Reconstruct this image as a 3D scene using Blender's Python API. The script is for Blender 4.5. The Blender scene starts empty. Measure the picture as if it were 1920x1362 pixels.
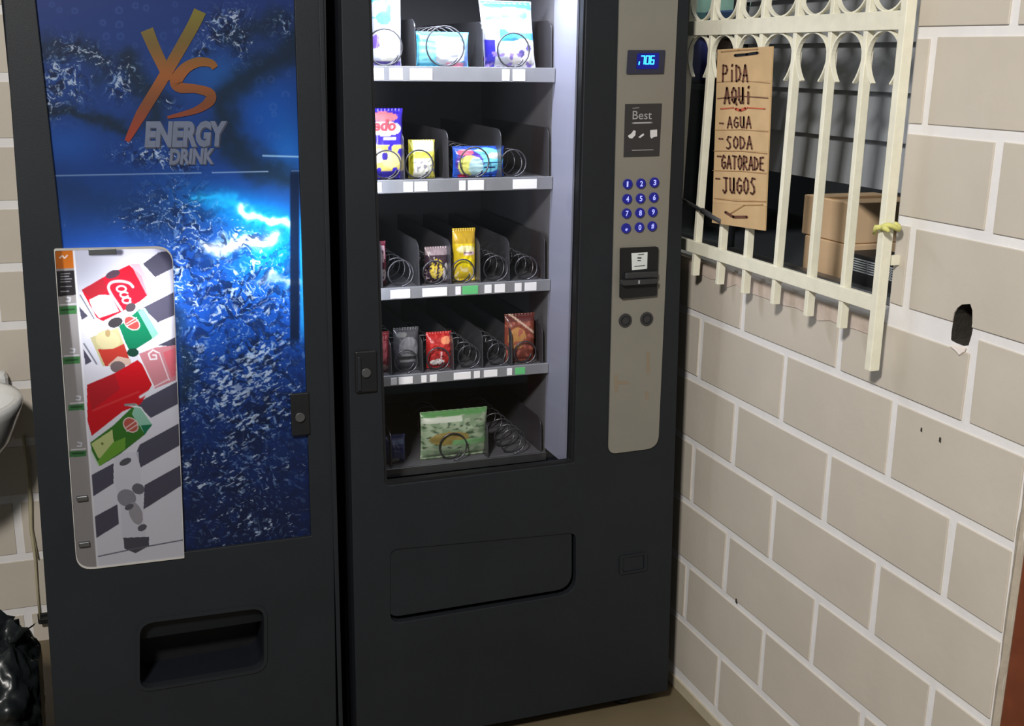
import bpy, bmesh, math, random
import numpy as np
from mathutils import Vector, Matrix, noise
from mathutils.geometry import tessellate_polygon

random.seed(7)
SC = bpy.context.scene
COL = SC.collection

# ------------------------------------------------------------------ camera
# world: X to the right along the machine fronts, Y into the machines, Z up, metres.
# The fronts stand on Y = 0; the block wall on the right is the plane X = XW.
FPX, CX, CY = 2139.612, 960.0, 681.0
CAMPOS = np.array([-0.50693, -2.39692, 1.66])
M = np.array([[0.93848493, -0.34502551, 0.01426296],
              [0.07574014, 0.24596297, 0.96631550],
              [-0.33691166, -0.90579226, 0.25696483]])
XW = 0.906
cam = bpy.data.cameras.new('camera')
cam.sensor_fit = 'HORIZONTAL'; cam.sensor_width = 36.0
cam.lens = FPX / 1920.0 * 36.0
cam.clip_start = 0.02
camo = bpy.data.objects.new('camera', cam); COL.objects.link(camo)
R = M.T
camo.matrix_world = Matrix([[*R[0], CAMPOS[0]], [*R[1], CAMPOS[1]], [*R[2], CAMPOS[2]], [0, 0, 0, 1]])
SC.camera = camo

# ------------------------------------------------------------------ light
SC.view_settings.view_transform = 'Standard'
SC.view_settings.look = 'None'
SC.view_settings.gamma = 1.0
SC.view_settings.use_curve_mapping = False
SC.view_settings.exposure = 0.0
w = bpy.data.worlds.new('room_air'); SC.world = w; w.use_nodes = True
w.node_tree.nodes['Background'].inputs[0].default_value = (0.90, 0.96, 1.0, 1)
w.node_tree.nodes['Background'].inputs[1].default_value = 0.16


def area_light(name, loc, target, sx, sy, power, color=(1, 1, 1), spread=180):
    l = bpy.data.lights.new(name, 'AREA'); l.shape = 'RECTANGLE'; l.size = sx; l.size_y = sy
    l.energy = power; l.color = color; l.spread = math.radians(spread)
    o = bpy.data.objects.new(name, l); COL.objects.link(o)
    o.location = loc
    d = Vector(target) - Vector(loc)
    o.rotation_euler = d.to_track_quat('-Z', 'Y').to_euler()
    return o


# the room's ceiling lamp, behind and above the photographer's left shoulder
area_light('ceiling_lamp_light', (-1.25, -2.50, 2.95), (0.25, -0.6, 0.9), 0.32, 0.32, 112, (1.0, 0.955, 0.90))
# the lamp tube under the roof of the snack machine
area_light('snack_machine_tube_light', (0.30, 0.085, 1.868), (0.30, 0.15, 1.0), 0.46, 0.045, 5.5, (0.86, 0.90, 1.0))
area_light('snack_machine_side_fill_light', (0.062, 0.075, 1.40), (0.40, 0.30, 1.40), 0.02, 0.62, 1.7, (0.88, 0.91, 1.0))  # hidden tube added to brighten the inside of the cabinet
area_light('inner_room_fill_light', (1.12, 0.15, 2.56), (1.25, 0.4, 1.7), 0.25, 0.25, 7, (1.0, 0.97, 0.92))  # unseen lamp added to lift the dim inner room
# lamps behind the translucent poster and the selection panel of the drinks machine
area_light('poster_tube_light', (-0.112, 0.10, 1.26), (-0.112, 0.0, 1.26), 0.03, 0.34, 0.6, (0.9, 0.97, 1.0))
area_light('poster_hot_spot_light', (-0.185, 0.10, 1.275), (-0.185, 0.0, 1.275), 0.10, 0.05, 0.75, (0.9, 0.97, 1.0))  # added behind the print to give its hot spot
area_light('selection_tube_light', (-0.43, 0.10, 1.17), (-0.43, 0.0, 1.17), 0.20, 0.12, 1.3, (0.97, 0.98, 1.0))


# ------------------------------------------------------------------ measuring
def ray(u, v):
    return M.T @ np.array([u - CX, -(v - CY), -FPX])


def at_y(u, v, Y=0.0):
    r = ray(u, v); t = (Y - CAMPOS[1]) / r[1]
    return CAMPOS + r * t


def at_x(u, v, X=XW):
    r = ray(u, v); t = (X - CAMPOS[0]) / r[0]
    return CAMPOS + r * t


def fxz(u, v, Y=0.0):
    p = at_y(u, v, Y); return (float(p[0]), float(p[2]))


def wyz(u, v, X=XW):
    p = at_x(u, v, X); return (float(p[1]), float(p[2]))


def to_px(P):
    c = (np.asarray(P) - CAMPOS) @ M.T
    return CX - FPX * c[..., 0] / c[..., 2], CY + FPX * c[..., 1] / c[..., 2]


def lin(c):
    c = np.asarray(c, dtype=float) / 255.0
    return np.where(c <= 0.04045, c / 12.92, ((c + 0.055) / 1.055) ** 2.4)


# ------------------------------------------------------------------ materials
MATS = {}


def mat(name, rgb, rough=0.6, metal=0.0, var=0.08, scale=30.0, bump=0.0, bscale=200.0, coat=0.0, spec=0.5,
        attr=None, emit=None, estr=0.0, alpha=None, trans=0.0):
    if name in MATS: return MATS[name]
    m = bpy.data.materials.new(name); m.use_nodes = True
    nt = m.node_tree; N = nt.nodes; L = nt.links
    b = N['Principled BSDF']
    b.inputs['Roughness'].default_value = rough
    b.inputs['Metallic'].default_value = metal
    b.inputs['Coat Weight'].default_value = coat
    b.inputs['Coat Roughness'].default_value = 0.12
    b.inputs['Specular IOR Level'].default_value = spec
    tc = N.new('ShaderNodeTexCoord')
    nz = N.new('ShaderNodeTexNoise'); nz.inputs['Scale'].default_value = scale; nz.inputs['Detail'].default_value = 5
    L.new(tc.outputs['Object'], nz.inputs['Vector'])
    mr = N.new('ShaderNodeMapRange')
    mr.inputs['From Min'].default_value = 0.25; mr.inputs['From Max'].default_value = 0.75
    mr.inputs['To Min'].default_value = 1 - var; mr.inputs['To Max'].default_value = 1 + var
    L.new(nz.outputs['Fac'], mr.inputs['Value'])
    mx = N.new('ShaderNodeMix'); mx.data_type = 'RGBA'; mx.blend_type = 'MULTIPLY'; mx.inputs['Factor'].default_value = 1
    L.new(mr.outputs['Result'], mx.inputs['B'])
    if attr:
        at = N.new('ShaderNodeAttribute'); at.attribute_name = attr
        L.new(at.outputs['Color'], mx.inputs['A'])
    else:
        c = lin(rgb); mx.inputs['A'].default_value = (c[0], c[1], c[2], 1)
    L.new(mx.outputs['Result'], b.inputs['Base Color'])
    if bump:
        n2 = N.new('ShaderNodeTexNoise'); n2.inputs['Scale'].default_value = bscale; n2.inputs['Detail'].default_value = 4
        L.new(tc.outputs['Object'], n2.inputs['Vector'])
        bp = N.new('ShaderNodeBump'); bp.inputs['Strength'].default_value = bump; bp.inputs['Distance'].default_value = 0.002
        L.new(n2.outputs['Fac'], bp.inputs['Height']); L.new(bp.outputs['Normal'], b.inputs['Normal'])
    if emit is not None:
        e = lin(emit); b.inputs['Emission Color'].default_value = (e[0], e[1], e[2], 1)
        b.inputs['Emission Strength'].default_value = estr
    if trans:
        out = N['Material Output']
        tr = N.new('ShaderNodeBsdfTranslucent'); L.new(mx.outputs['Result'], tr.inputs['Color'])
        ms = N.new('ShaderNodeMixShader'); ms.inputs[0].default_value = trans
        L.new(b.outputs[0], ms.inputs[1]); L.new(tr.outputs[0], ms.inputs[2]); L.new(ms.outputs[0], out.inputs['Surface'])
    MATS[name] = m
    return m


def glass_mat(name, tint=(1, 1, 1), refl=0.06, rough=0.02):
    m = bpy.data.materials.new(name); m.use_nodes = True
    nt = m.node_tree; N = nt.nodes; L = nt.links
    N.remove(N['Principled BSDF'])
    t = N.new('ShaderNodeBsdfTransparent'); t.inputs[0].default_value = (*tint, 1)
    g = N.new('ShaderNodeBsdfGlossy'); g.inputs['Roughness'].default_value = rough
    lw = N.new('ShaderNodeLayerWeight'); lw.inputs['Blend'].default_value = 0.5
    pw = N.new('ShaderNodeMath'); pw.operation = 'POWER'; pw.inputs[1].default_value = 5.0
    L.new(lw.outputs['Facing'], pw.inputs[0])
    f = N.new('ShaderNodeMath'); f.operation = 'MULTIPLY_ADD'; f.inputs[1].default_value = 0.5; f.inputs[2].default_value = 0.02
    L.new(pw.outputs[0], f.inputs[0])
    ms = N.new('ShaderNodeMixShader')
    L.new(f.outputs[0], ms.inputs[0]); L.new(t.outputs[0], ms.inputs[1]); L.new(g.outputs[0], ms.inputs[2])
    L.new(ms.outputs[0], N['Material Output'].inputs['Surface'])
    return m


m_black = mat('powder_coated_black_steel', (32, 35, 39), 0.5, var=0.10, scale=6, bump=0.25, bscale=700, spec=0.22)
m_black2 = mat('deep_black_plastic', (24, 25, 27), 0.5, var=0.1, bump=0.1, spec=0.3)
m_gap = mat('steel_flank_painted_shade', (24, 26, 32), 0.9, var=0.08, spec=0.04)  # darker copy of the black steel with gap shade in its colour
m_inner = mat('inner_cabinet_grey_black', (92, 92, 97), 0.55, var=0.08, scale=8, spec=0.3)
m_panel = mat('warm_grey_control_panel', (122, 119, 110), 0.5, var=0.04, scale=9, bump=0.05)
m_mortar = mat('white_painted_joint', (224, 222, 221), 0.75, var=0.05, scale=14, bump=0.3, bscale=90)
m_brick = mat('beige_painted_block', (193, 185, 172), 0.7, var=0.05, scale=7, bump=0.25, bscale=60)
m_plaster = mat('pinkish_bare_plaster', (196, 181, 169), 0.85, var=0.08, scale=40, bump=0.5, bscale=90)
m_hole = mat('cement_nick_and_hole_shade', (44, 40, 34), 0.95, var=0.3, scale=60, bump=0.8, bscale=120)  # near-black cement: wall nicks, and the hole's inner shade put into colour
m_chip = mat('white_plaster_chip', (235, 225, 218), 0.85, var=0.05)
m_wood = mat('red_brown_door_wood', (112, 58, 36), 0.45, var=0.25, scale=18, bump=0.15)
m_floor = mat('brown_floor_tile', (108, 96, 74), 0.45, var=0.12, scale=5)
m_grille = mat('cream_enamel_iron', (228, 225, 205), 0.45, var=0.06, scale=40, bump=0.2, bscale=150)
m_card = mat('corrugated_cardboard', (190, 159, 116), 0.85, var=0.08, scale=25, bump=0.2, bscale=120)
m_card_d = mat('card_tape_and_painted_fold_shade', (160, 124, 82), 0.9, var=0.1)  # darker card: carton tape, and fold shade painted along the sign
m_cardbox = mat('brown_packing_card', (210, 180, 144), 0.85, var=0.06, scale=12)
m_cardbox_d = mat('shade_darkened_packing_card', (112, 84, 62), 0.85, var=0.06, scale=12)  # packing card darkened in colour to stand for the shaded carton
m_ink = mat('brown_marker_ink', (98, 60, 44), 0.8, var=0.1)
m_inkred = mat('red_marker_ink', (190, 84, 58), 0.8, var=0.15)
m_steel = mat('bright_steel', (190, 192, 198), 0.28, metal=1.0, var=0.05)
m_dsteel = mat('dull_steel', (120, 122, 124), 0.4, metal=0.9, var=0.1)
m_rail = mat('silver_price_rail', (144, 146, 152), 0.4, metal=0.4, var=0.06)
m_label = mat('white_price_label', (240, 240, 244), 0.6, var=0.03)
m_labelg = mat('green_price_label', (96, 190, 120), 0.6, var=0.06)
m_lightpanel = mat('white_light_panel', (124, 126, 144), 0.5, var=0.02, scale=3)
m_wire = mat('black_spring_wire', (84, 84, 90), 0.3, metal=0.7, var=0.05)
m_divider = mat('grey_divider_plate', (88, 88, 93), 0.3, metal=0.6, var=0.06)
m_print = mat('translucent_backlit_print', (255, 255, 255), 0.35, var=0.0, attr='print', trans=0.45, coat=0.2)
m_logo = mat('logo_print', (255, 255, 255), 0.4, var=0.04, attr='print')
m_silver_ink = mat('silver_grey_ink', (86, 94, 114), 0.4, var=0.1, scale=60)
m_silver_sh = mat('dark_ink_edge', (40, 46, 66), 0.5)
m_btn = mat('lit_blue_key', (16, 20, 90), 0.35, var=0.05, emit=(24, 30, 190), estr=0.22)
m_digit = mat('lit_key_digit', (170, 175, 255), 0.4, emit=(150, 160, 255), estr=0.75)
m_led = mat('cyan_led', (30, 160, 255), 0.4, emit=(70, 190, 255), estr=1.5)
m_ledbg = mat('lit_display_window', (6, 12, 60), 0.3, emit=(0, 20, 190), estr=0.35)
m_dispbez = mat('display_bezel', (42, 44, 62), 0.35)
m_stick = mat('black_card_sticker', (44, 44, 46), 0.5, var=0.06)
m_stickt = mat('grey_sticker_print', (150, 150, 152), 0.6)
m_white = mat('white_sticker', (205, 212, 210), 0.6, var=0.05)
m_ceramic = mat('white_ceramic', (225, 226, 224), 0.15, var=0.02, coat=0.4)
m_bagblk = mat('black_bin_liner', (26, 30, 32), 0.32, var=0.15, bump=0.5, bscale=25)
m_cord = mat('pale_cord', (176, 168, 138), 0.7)
m_yellow = mat('yellow_ribbon', (206, 204, 120), 0.7, var=0.1)
m_blade = mat('grey_louvre_blade', (132, 136, 140), 0.4, var=0.05, scale=6)
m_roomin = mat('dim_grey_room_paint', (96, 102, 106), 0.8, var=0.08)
m_roomdk = mat('room_gloom_tone', (34, 38, 44), 0.8, var=0.08)  # near-black; the unlit room's gloom is put into the colour
m_teal = mat('pale_teal_plastic', (128, 158, 148), 0.5)
m_bluecl = mat('navy_blue_cloth', (62, 84, 124), 0.8)
m_violet = mat('violet_blue_cloth', (64, 66, 140), 0.8)
m_dkbrown = mat('dark_brown_leather', (66, 46, 42), 0.6)
m_greytub = mat('grey_green_plastic', (132, 146, 138), 0.4)
m_glass = glass_mat('door_glass')
m_wglass = glass_mat('window_glass', (0.93, 0.97, 0.96))


# ------------------------------------------------------------------ mesh helpers
def link(name, me, parent=None):
    o = bpy.data.objects.new(name, me); COL.objects.link(o)
    if parent is not None:
        o.parent = parent
        o.matrix_parent_inverse = PINV.get(parent.name, Matrix.Identity(4))
    return o


PINV = {}


def register(o):
    """remember the inverse world matrix of a parent so that children keep world coordinates"""
    PW[o.name] = Matrix.Identity(4) if o.parent else Matrix.Translation(o.location)
    PINV[o.name] = PW[o.name].inverted()


PW = {}


def empty(name, loc, label, cat, group=None):
    o = bpy.data.objects.new(name, None); COL.objects.link(o); o.location = loc
    o.empty_display_size = 0.05
    o['label'] = label; o['category'] = cat
    if group: o['group'] = group
    register(o)
    return o


def tag(o, label, cat, group=None):
    o['label'] = label; o['category'] = cat
    if group: o['group'] = group
    return o


def build(name, verts, faces, mats, parent=None, fmats=None, smooth=False, recalc=True, bevel=0.0, weld=False):
    me = bpy.data.meshes.new(name)
    bm = bmesh.new()
    vs = [bm.verts.new(v) for v in verts]
    for i, f in enumerate(faces):
        try:
            fc = bm.faces.new([vs[k] for k in f])
        except ValueError:
            continue
        if fmats: fc.material_index = fmats[i]
        fc.smooth = smooth
    if weld: bmesh.ops.remove_doubles(bm, verts=bm.verts, dist=1e-6)
    if recalc: bmesh.ops.recalc_face_normals(bm, faces=bm.faces)
    if bevel > 0:
        es = [e for e in bm.edges if len(e.link_faces) == 2 and e.calc_face_angle(0) > 0.6]
        bmesh.ops.bevel(bm, geom=es, offset=bevel, segments=2, profile=0.5, affect='EDGES', clamp_overlap=True)
        for f in bm.faces: f.smooth = False
    bm.to_mesh(me); bm.free()
    if not isinstance(mats, (list, tuple)): mats = [mats]
    for m in mats: me.materials.append(m)
    return link(name, me, parent)


def boxgeo(x0, x1, y0, y1, z0, z1):
    v = [(x, y, z) for x in (x0, x1) for y in (y0, y1) for z in (z0, z1)]
    f = [(0, 1, 3, 2), (4, 6, 7, 5), (0, 4, 5, 1), (2, 3, 7, 6), (0, 2, 6, 4), (1, 5, 7, 3)]
    return v, f


def box(name, x0, x1, y0, y1, z0, z1, m, parent=None, bevel=0.0):
    v, f = boxgeo(x0, x1, y0, y1, z0, z1)
    return build(name, v, f, m, parent, bevel=bevel)


def boxes(name, lst, m, parent=None, bevel=0.0):
    V, F = [], []
    for b in lst:
        v, f = boxgeo(*b); k = len(V)
        V += v; F += [tuple(i + k for i in q) for q in f]
    return build(name, V, F, m, parent, bevel=bevel)


def mapper(plane):
    if plane == 'y': return lambda a, b, d: (a, d, b)
    if plane == 'x': return lambda a, b, d: (d, a, b)
    return lambda a, b, d: (a, b, d)


def plategeo(loops, d0, d1, plane):
    mp = mapper(plane)
    flat = [p for l in loops for p in l]
    n = len(flat)
    tris = tessellate_polygon([[Vector((p[0], p[1], 0)) for p in l] for l in loops])
    V = [mp(p[0], p[1], d0) for p in flat] + [mp(p[0], p[1], d1) for p in flat]
    F = [tuple(t) for t in tris] + [tuple(i + n for i in reversed(t)) for t in tris]
    k = 0
    for l in loops:
        c = len(l)
        for i in range(c):
            a, b = k + i, k + (i + 1) % c
            F.append((a, b, b + n, a + n))
        k += c
    return V, F


def plate(name, loops, d0, d1, plane, m, parent=None, bevel=0.0):
    V, F = plategeo(loops, d0, d1, plane)
    return build(name, V, F, m, parent, bevel=bevel)


def rounded(poly, r, seg=6):
    out = []
    n = len(poly)
    rr = r if isinstance(r, (list, tuple)) else [r] * n
    for i in range(n):
        p = Vector(poly[i]); a = Vector(poly[i - 1]); b = Vector(poly[(i + 1) % n]); q = rr[i]
        if q <= 0: out.append(tuple(p)); continue
        da = (a - p).normalized(); db = (b - p).normalized()
        q = min(q, (a - p).length * .49, (b - p).length * .49)
        s, e = p + da * q, p + db * q
        for k in range(seg + 1):
            t = k / seg
            out.append(tuple((1 - t) ** 2 * s + 2 * t * (1 - t) * p + t * t * e))
    return out


def circle(cx, cy, r, n=20, ry=None):
    ry = ry or r
    return [(cx + r * math.cos(2 * math.pi * k / n), cy + ry * math.sin(2 * math.pi * k / n)) for k in range(n)]


def tubegeo(pts, r, n=6, cap=True):
    pts = [Vector(p) for p in pts]
    V, F = [], []
    up = None
    N = len(pts)
    for i, p in enumerate(pts):
        t = (pts[min(i + 1, N - 1)] - pts[max(i - 1, 0)]).normalized()
        if up is None:
            up = t.orthogonal().normalized()
        up = (up - t * up.dot(t)).normalized()
        s = t.cross(up)
        ri = r[i] if isinstance(r, (list, tuple)) else r
        for k in range(n):
            a = 2 * math.pi * k / n
            V.append(tuple(p + (up * math.cos(a) + s * math.sin(a)) * ri))
    for i in range(N - 1):
        for k in range(n):
            a, b = i * n + k, i * n + (k + 1) % n
            F.append((a, b, b + n, a + n))
    if cap:
        F.append(tuple(range(n - 1, -1, -1))); F.append(tuple((N - 1) * n + k for k in range(n)))
    return V, F


def tube(name, pts, r, m, parent=None, n=6):
    V, F = tubegeo(pts, r, n)
    return build(name, V, F, m, parent, smooth=True)


def lathe(name, prof, loc, m, parent=None, n=32, sx=1, sy=1):
    V, F = [], []
    for (r, z) in prof:
        for k in range(n):
            a = 2 * math.pi * k / n
            V.append((loc[0] + sx * r * math.cos(a), loc[1] + sy * r * math.sin(a), loc[2] + z))
    for i in range(len(prof) - 1):
        for k in range(n):
            a, b = i * n + k, i * n + (k + 1) % n
            F.append((a, b, b + n, a + n))
    return build(name, V, F, m, parent, smooth=True, weld=True)


def set_attr(me, cols, name='print'):
    a = me.color_attributes.new(name, 'FLOAT_COLOR', 'POINT')
    c = np.ones((len(me.vertices), 4), dtype=np.float32); c[:, :3] = cols
    a.data.foreach_set('color', c.ravel())


def grid_mesh(name, P, cols, m, parent, mask=None):
    """P: (ny,nx,3) points, cols: (ny,nx,3) linear colours"""
    ny, nx = P.shape[:2]
    me = bpy.data.meshes.new(name)
    idx = np.arange(ny * nx).reshape(ny, nx)
    q = np.stack([idx[:-1, :-1], idx[:-1, 1:], idx[1:, 1:], idx[1:, :-1]], -1)
    if mask is not None: q = q[mask[:-1, :-1] & mask[1:, 1:] & mask[:-1, 1:] & mask[1:, :-1]]
    q = q.reshape(-1, 4)
    me.vertices.add(ny * nx); me.vertices.foreach_set('co', P.reshape(-1).astype(np.float32))
    nf = len(q)
    me.loops.add(nf * 4); me.polygons.add(nf)
    me.loops.foreach_set('vertex_index', q.reshape(-1).astype(np.int32))
    me.polygons.foreach_set('loop_start', np.arange(0, nf * 4, 4, dtype=np.int32))
    me.update(calc_edges=True); me.validate()
    set_attr(me, cols.reshape(-1, 3))
    me.materials.append(m)
    return link(name, me, parent)


def stroke_polys(pts, wd, seg_caps=True):
    """a pen stroke as a list of little polygons (quads and round joints) in 2D"""
    out = []
    for a, b in zip(pts[:-1], pts[1:]):
        a = Vector(a); b = Vector(b); d = b - a
        if d.length < 1e-9: continue
        n = Vector((-d.y, d.x)).normalized() * wd / 2
        out.append([tuple(a + n), tuple(b + n), tuple(b - n), tuple(a - n)])
    for p in pts:
        out.append(circle(p[0], p[1], wd / 2 * .98, 6))
    return out


def polys_obj(name, polys, f3, m, parent, attr=None):
    """flat polygons lifted to 3D by f3(a, b)"""
    V, F, C = [], [], []
    for p in polys:
        k = len(V)
        V += [f3(*q) for q in p]; F.append(tuple(range(k, k + len(p))))
    return build(name, V, F, m, parent, recalc=False)


LET = {
    'P': [[(0, 0), (.08, 1), (.6, .95), (.75, .72), (.5, .5), (.05, .48)]],
    'I': [[(.4, 0), (.4, .78)]],
    'i': [[(.4, 0), (.4, .7)], [(.42, .95), (.5, 1.05)]],
    'D': [[(.05, 0), (0, 1), (.5, .85), (.75, .45), (.5, .1), (.05, 0)]],
    'A': [[(0, 0), (.4, 1), (.8, 0)], [(.14, .36), (.68, .36)]],
    'Q': [[(.35, 1), (.05, .7), (.1, .2), (.4, .02), (.72, .3), (.68, .8), (.35, 1)], [(.45, .3), (.8, -.1)]],
    'U': [[(.05, 1), (.08, .2), (.35, 0), (.62, .2), (.66, 1)], [(.66, 1), (.7, 0)]],
    'G': [[(.7, .85), (.4, 1), (.08, .65), (.1, .2), (.45, 0), (.75, .2), (.75, .5), (.42, .48)]],
    'S': [[(.7, .95), (.3, 1), (.1, .75), (.55, .45), (.6, .15), (.3, 0), (0, .1)]],
    'O': [[(.35, 1), (.05, .7), (.1, .2), (.4, .02), (.72, .3), (.68, .8), (.35, 1)]],
    'T': [[(0, 1), (.8, .95)], [(.4, .97), (.38, 0)]],
    'R': [[(0, 0), (.05, 1), (.6, .92), (.62, .6), (.05, .5), (.75, 0)]],
    'E': [[(.7, 1), (.08, .95), (.05, .05), (.75, 0)], [(.05, .5), (.6, .52)]],
    'J': [[(.15, 1), (.75, .98)], [(.5, .97), (.52, .15), (.3, 0), (.05, .2)]],
}


def font_mesh(name, body, m, parent, origin, xdir, ydir, width, height, shear=0.0, offset=0.0, extrude=0.0, lift=0.0):
    """lettering from the built-in font, scaled to width x height along xdir / ydir"""
    cu = bpy.data.curves.new('lettering', 'FONT'); cu.body = body; cu.shear = shear; cu.offset = offset
    cu.resolution_u = 3
    t = bpy.data.objects.new('lettering', cu); COL.objects.link(t)
    dg = bpy.context.evaluated_depsgraph_get(); dg.update()
    me = bpy.data.meshes.new_from_object(t.evaluated_get(dg))
    bpy.data.objects.remove(t); bpy.data.curves.remove(cu)
    co = np.array([v.co[:] for v in me.vertices])
    mn, mx = co.min(0), co.max(0)
    s = (co - mn) / np.maximum(mx - mn, 1e-6)
    X = np.array(xdir, float); Y = np.array(ydir, float); Nn = np.cross(X, Y); Nn /= np.linalg.norm(Nn)
    P = np.array(origin) + s[:, :1] * X * width + s[:, 1:2] * Y * height + Nn * lift
    for v, p in zip(me.vertices, P): v.co = p
    me.materials.clear(); me.materials.append(m)
    me.name = name
    return link(name, me, parent)


# ------------------------------------------------------------------ numpy noise
RNG = np.random.RandomState(5)
LAT = RNG.rand(256, 256)


def vnoise(x, y):
    xi = np.floor(x).astype(int); yi = np.floor(y).astype(int)
    fx = x - xi; fy = y - yi
    fx = fx * fx * (3 - 2 * fx); fy = fy * fy * (3 - 2 * fy)
    g = lambda a, b: LAT[a % 256, b % 256]
    return (g(xi, yi) * (1 - fx) + g(xi + 1, yi) * fx) * (1 - fy) + (g(xi, yi + 1) * (1 - fx) + g(xi + 1, yi + 1) * fx) * fy


def fbm(x, y, o=4):
    s = 0; a = 1; t = 0
    for k in range(o):
        s = s + a * vnoise(x * 2 ** k + 17 * k, y * 2 ** k + 31 * k); t += a; a *= .55
    return s / t


def inpoly(x, y, poly):
    r = np.zeros(x.shape, bool); n = len(poly)
    for i in range(n):
        x1, y1 = poly[i]; x2, y2 = poly[(i + 1) % n]
        c = ((y1 > y) != (y2 > y))
        with np.errstate(divide='ignore', invalid='ignore'):
            xx = (x2 - x1) * (y - y1) / ((y2 - y1) if y2 != y1 else 1e-9) + x1
        r ^= c & (x < xx)
    return r


def segdist(x, y, pts):
    d = np.full(x.shape, 1e9)
    for (x1, y1), (x2, y2) in zip(pts[:-1], pts[1:]):
        dx, dy = x2 - x1, y2 - y1
        t = np.clip(((x - x1) * dx + (y - y1) * dy) / (dx * dx + dy * dy + 1e-9), 0, 1)
        d = np.minimum(d, np.hypot(x - x1 - t * dx, y - y1 - t * dy))
    return d


def blob(x, y, cx, cy, rx, ry, ang=0):
    a = math.radians(ang); dx, dy = x - cx, y - cy
    u = (dx * math.cos(a) + dy * math.sin(a)) / rx; v = (-dx * math.sin(a) + dy * math.cos(a)) / ry
    return np.exp(-(u * u + v * v))


def sstep(a, b, x):
    t = np.clip((x - a) / (b - a), 0, 1); return t * t * (3 - 2 * t)


# ================================================================== SETTING
def structure(o):
    o['kind'] = 'structure'; return o


structure(box('floor', -2.6, 2.2, -3.0, 1.1, -0.05, 0.0, m_floor))
register(bpy.data.objects['floor'])

# ---- right wall, window opening and knocked hole cut through it
WIN_Y0, WIN_Y1, WIN_Z0, WIN_Z1 = -0.652, 0.46, 1.190, 2.25
HOLE = [wyz(*p) for p in ((1797, 578), (1806, 571), (1822, 570), (1826, 582), (1826, 606), (1822, 628), (1816, 648),
                          (1808, 649), (1795, 644), (1784, 638), (1785, 622), (1788, 603), (1791, 588))]
wall = structure(plate('wall_right', [[(-1.046, -0.02), (0.90, -0.02), (0.90, 2.5), (-1.046, 2.5)],
                                      [(WIN_Y0, WIN_Z0), (WIN_Y0, WIN_Z1), (WIN_Y1, WIN_Z1), (WIN_Y1, WIN_Z0)],
                                      HOLE], XW, XW + 0.13, 'x', m_mortar))
register(wall)
J = 0.0095
rows = [(-0.12, 0.040)] + [(0.046 + .1671 * k, 0.046 + .1671 * (k + 1)) for k in range(14)]


def brick_panel(y0, y1, z0, z1, parent, cut=None, bev=0.0012, X=XW, mtl=None):
    loop = [(y0, z0), (y1, z0), (y1, z1), (y0, z1)]
    jit = lambda: random.uniform(-.0016, .0016)
    loop = [(a + jit(), b + jit()) for a, b in loop]
    o = plate('brick', [loop], X - 0.0028 - random.uniform(0, .0008), X + 0.003, 'x', mtl or m_brick, parent, bevel=bev)
    if cut is not None:
        md = o.modifiers.new('cut', 'BOOLEAN'); md.object = cut; md.operation = 'DIFFERENCE'; md.solver = 'EXACT'
        dg = bpy.context.evaluated_depsgraph_get(); dg.update()
        me = bpy.data.meshes.new_from_object(o.evaluated_get(dg))
        o.modifiers.clear(); o.data = me
    return o


cutter = plate('cutter', [HOLE], XW - 0.05, XW + 0.05, 'x', m_hole)
hy = [p[0] for p in HOLE]; hz = [p[1] for p in HOLE]
for r, (z0, z1) in enumerate(rows):
    if r == 0: continue
    zb, zt = z0 + J, z1 - J
    if r == 1: zb = 0.062
    if z0 > 2.4: continue
    odd = (r % 2 == 1)     # row just above the floor: joint at -0.14
    base = -0.144 if odd else 0.041
    for k in range(-4, 5):
        ya, yb = base + .3705 * (k - 1) + J, base + .3705 * k - J
        ya = max(ya, -1.028); yb = min(yb, 0.885)
        if yb - ya < 0.02: continue
        if zt > WIN_Z0 and zb < WIN_Z1:
            if zb < WIN_Z0:
                if ya < WIN_Y0 - .012 and yb > WIN_Y0:
                    brick_panel(ya, yb, zb, WIN_Z0 - .010, wall)
                    continue
                elif yb <= WIN_Y0: pass
                else:
                    brick_panel(ya, yb, zb, WIN_Z0 - .010, wall); continue
            else:
                if ya >= WIN_Y0: continue
                yb = min(yb, WIN_Y0 - .004)
                if yb - ya < 0.01: continue
        c = cutter if (ya < max(hy) and yb > min(hy) and zb < max(hz) and zt > min(hz)) else None
        brick_panel(ya, yb, zb, zt, wall, c)
bpy.data.objects.remove(cutter)
# cavity behind the knocked hole and its white chipped lip
hc = (sum(hy) / len(hy), sum(hz) / len(hz))
V, F = [], []
n = len(HOLE)
for d, s in ((XW - .0015, .975), (XW + .05, .95), (XW + .12, .8)):
    V += [(d, hc[0] + (p[0] - hc[0]) * s, hc[1] + (p[1] - hc[1]) * s) for p in HOLE]
for i in range(2):
    for k in range(n): F.append((i * n + k, i * n + (k + 1) % n, (i + 1) * n + (k + 1) % n, (i + 1) * n + k))
F.append(tuple(2 * n + k for k in range(n)))
build('broken_hole', V, F, m_hole, wall)
plate('plaster_chip', [[wyz(*p) for p in ((1785, 648), (1795, 647), (1808, 650), (1815, 652), (1812, 660), (1804, 666), (1797, 658))]],
      XW - .007, XW - .0025, 'x', m_chip, wall, bevel=.001)
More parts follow.
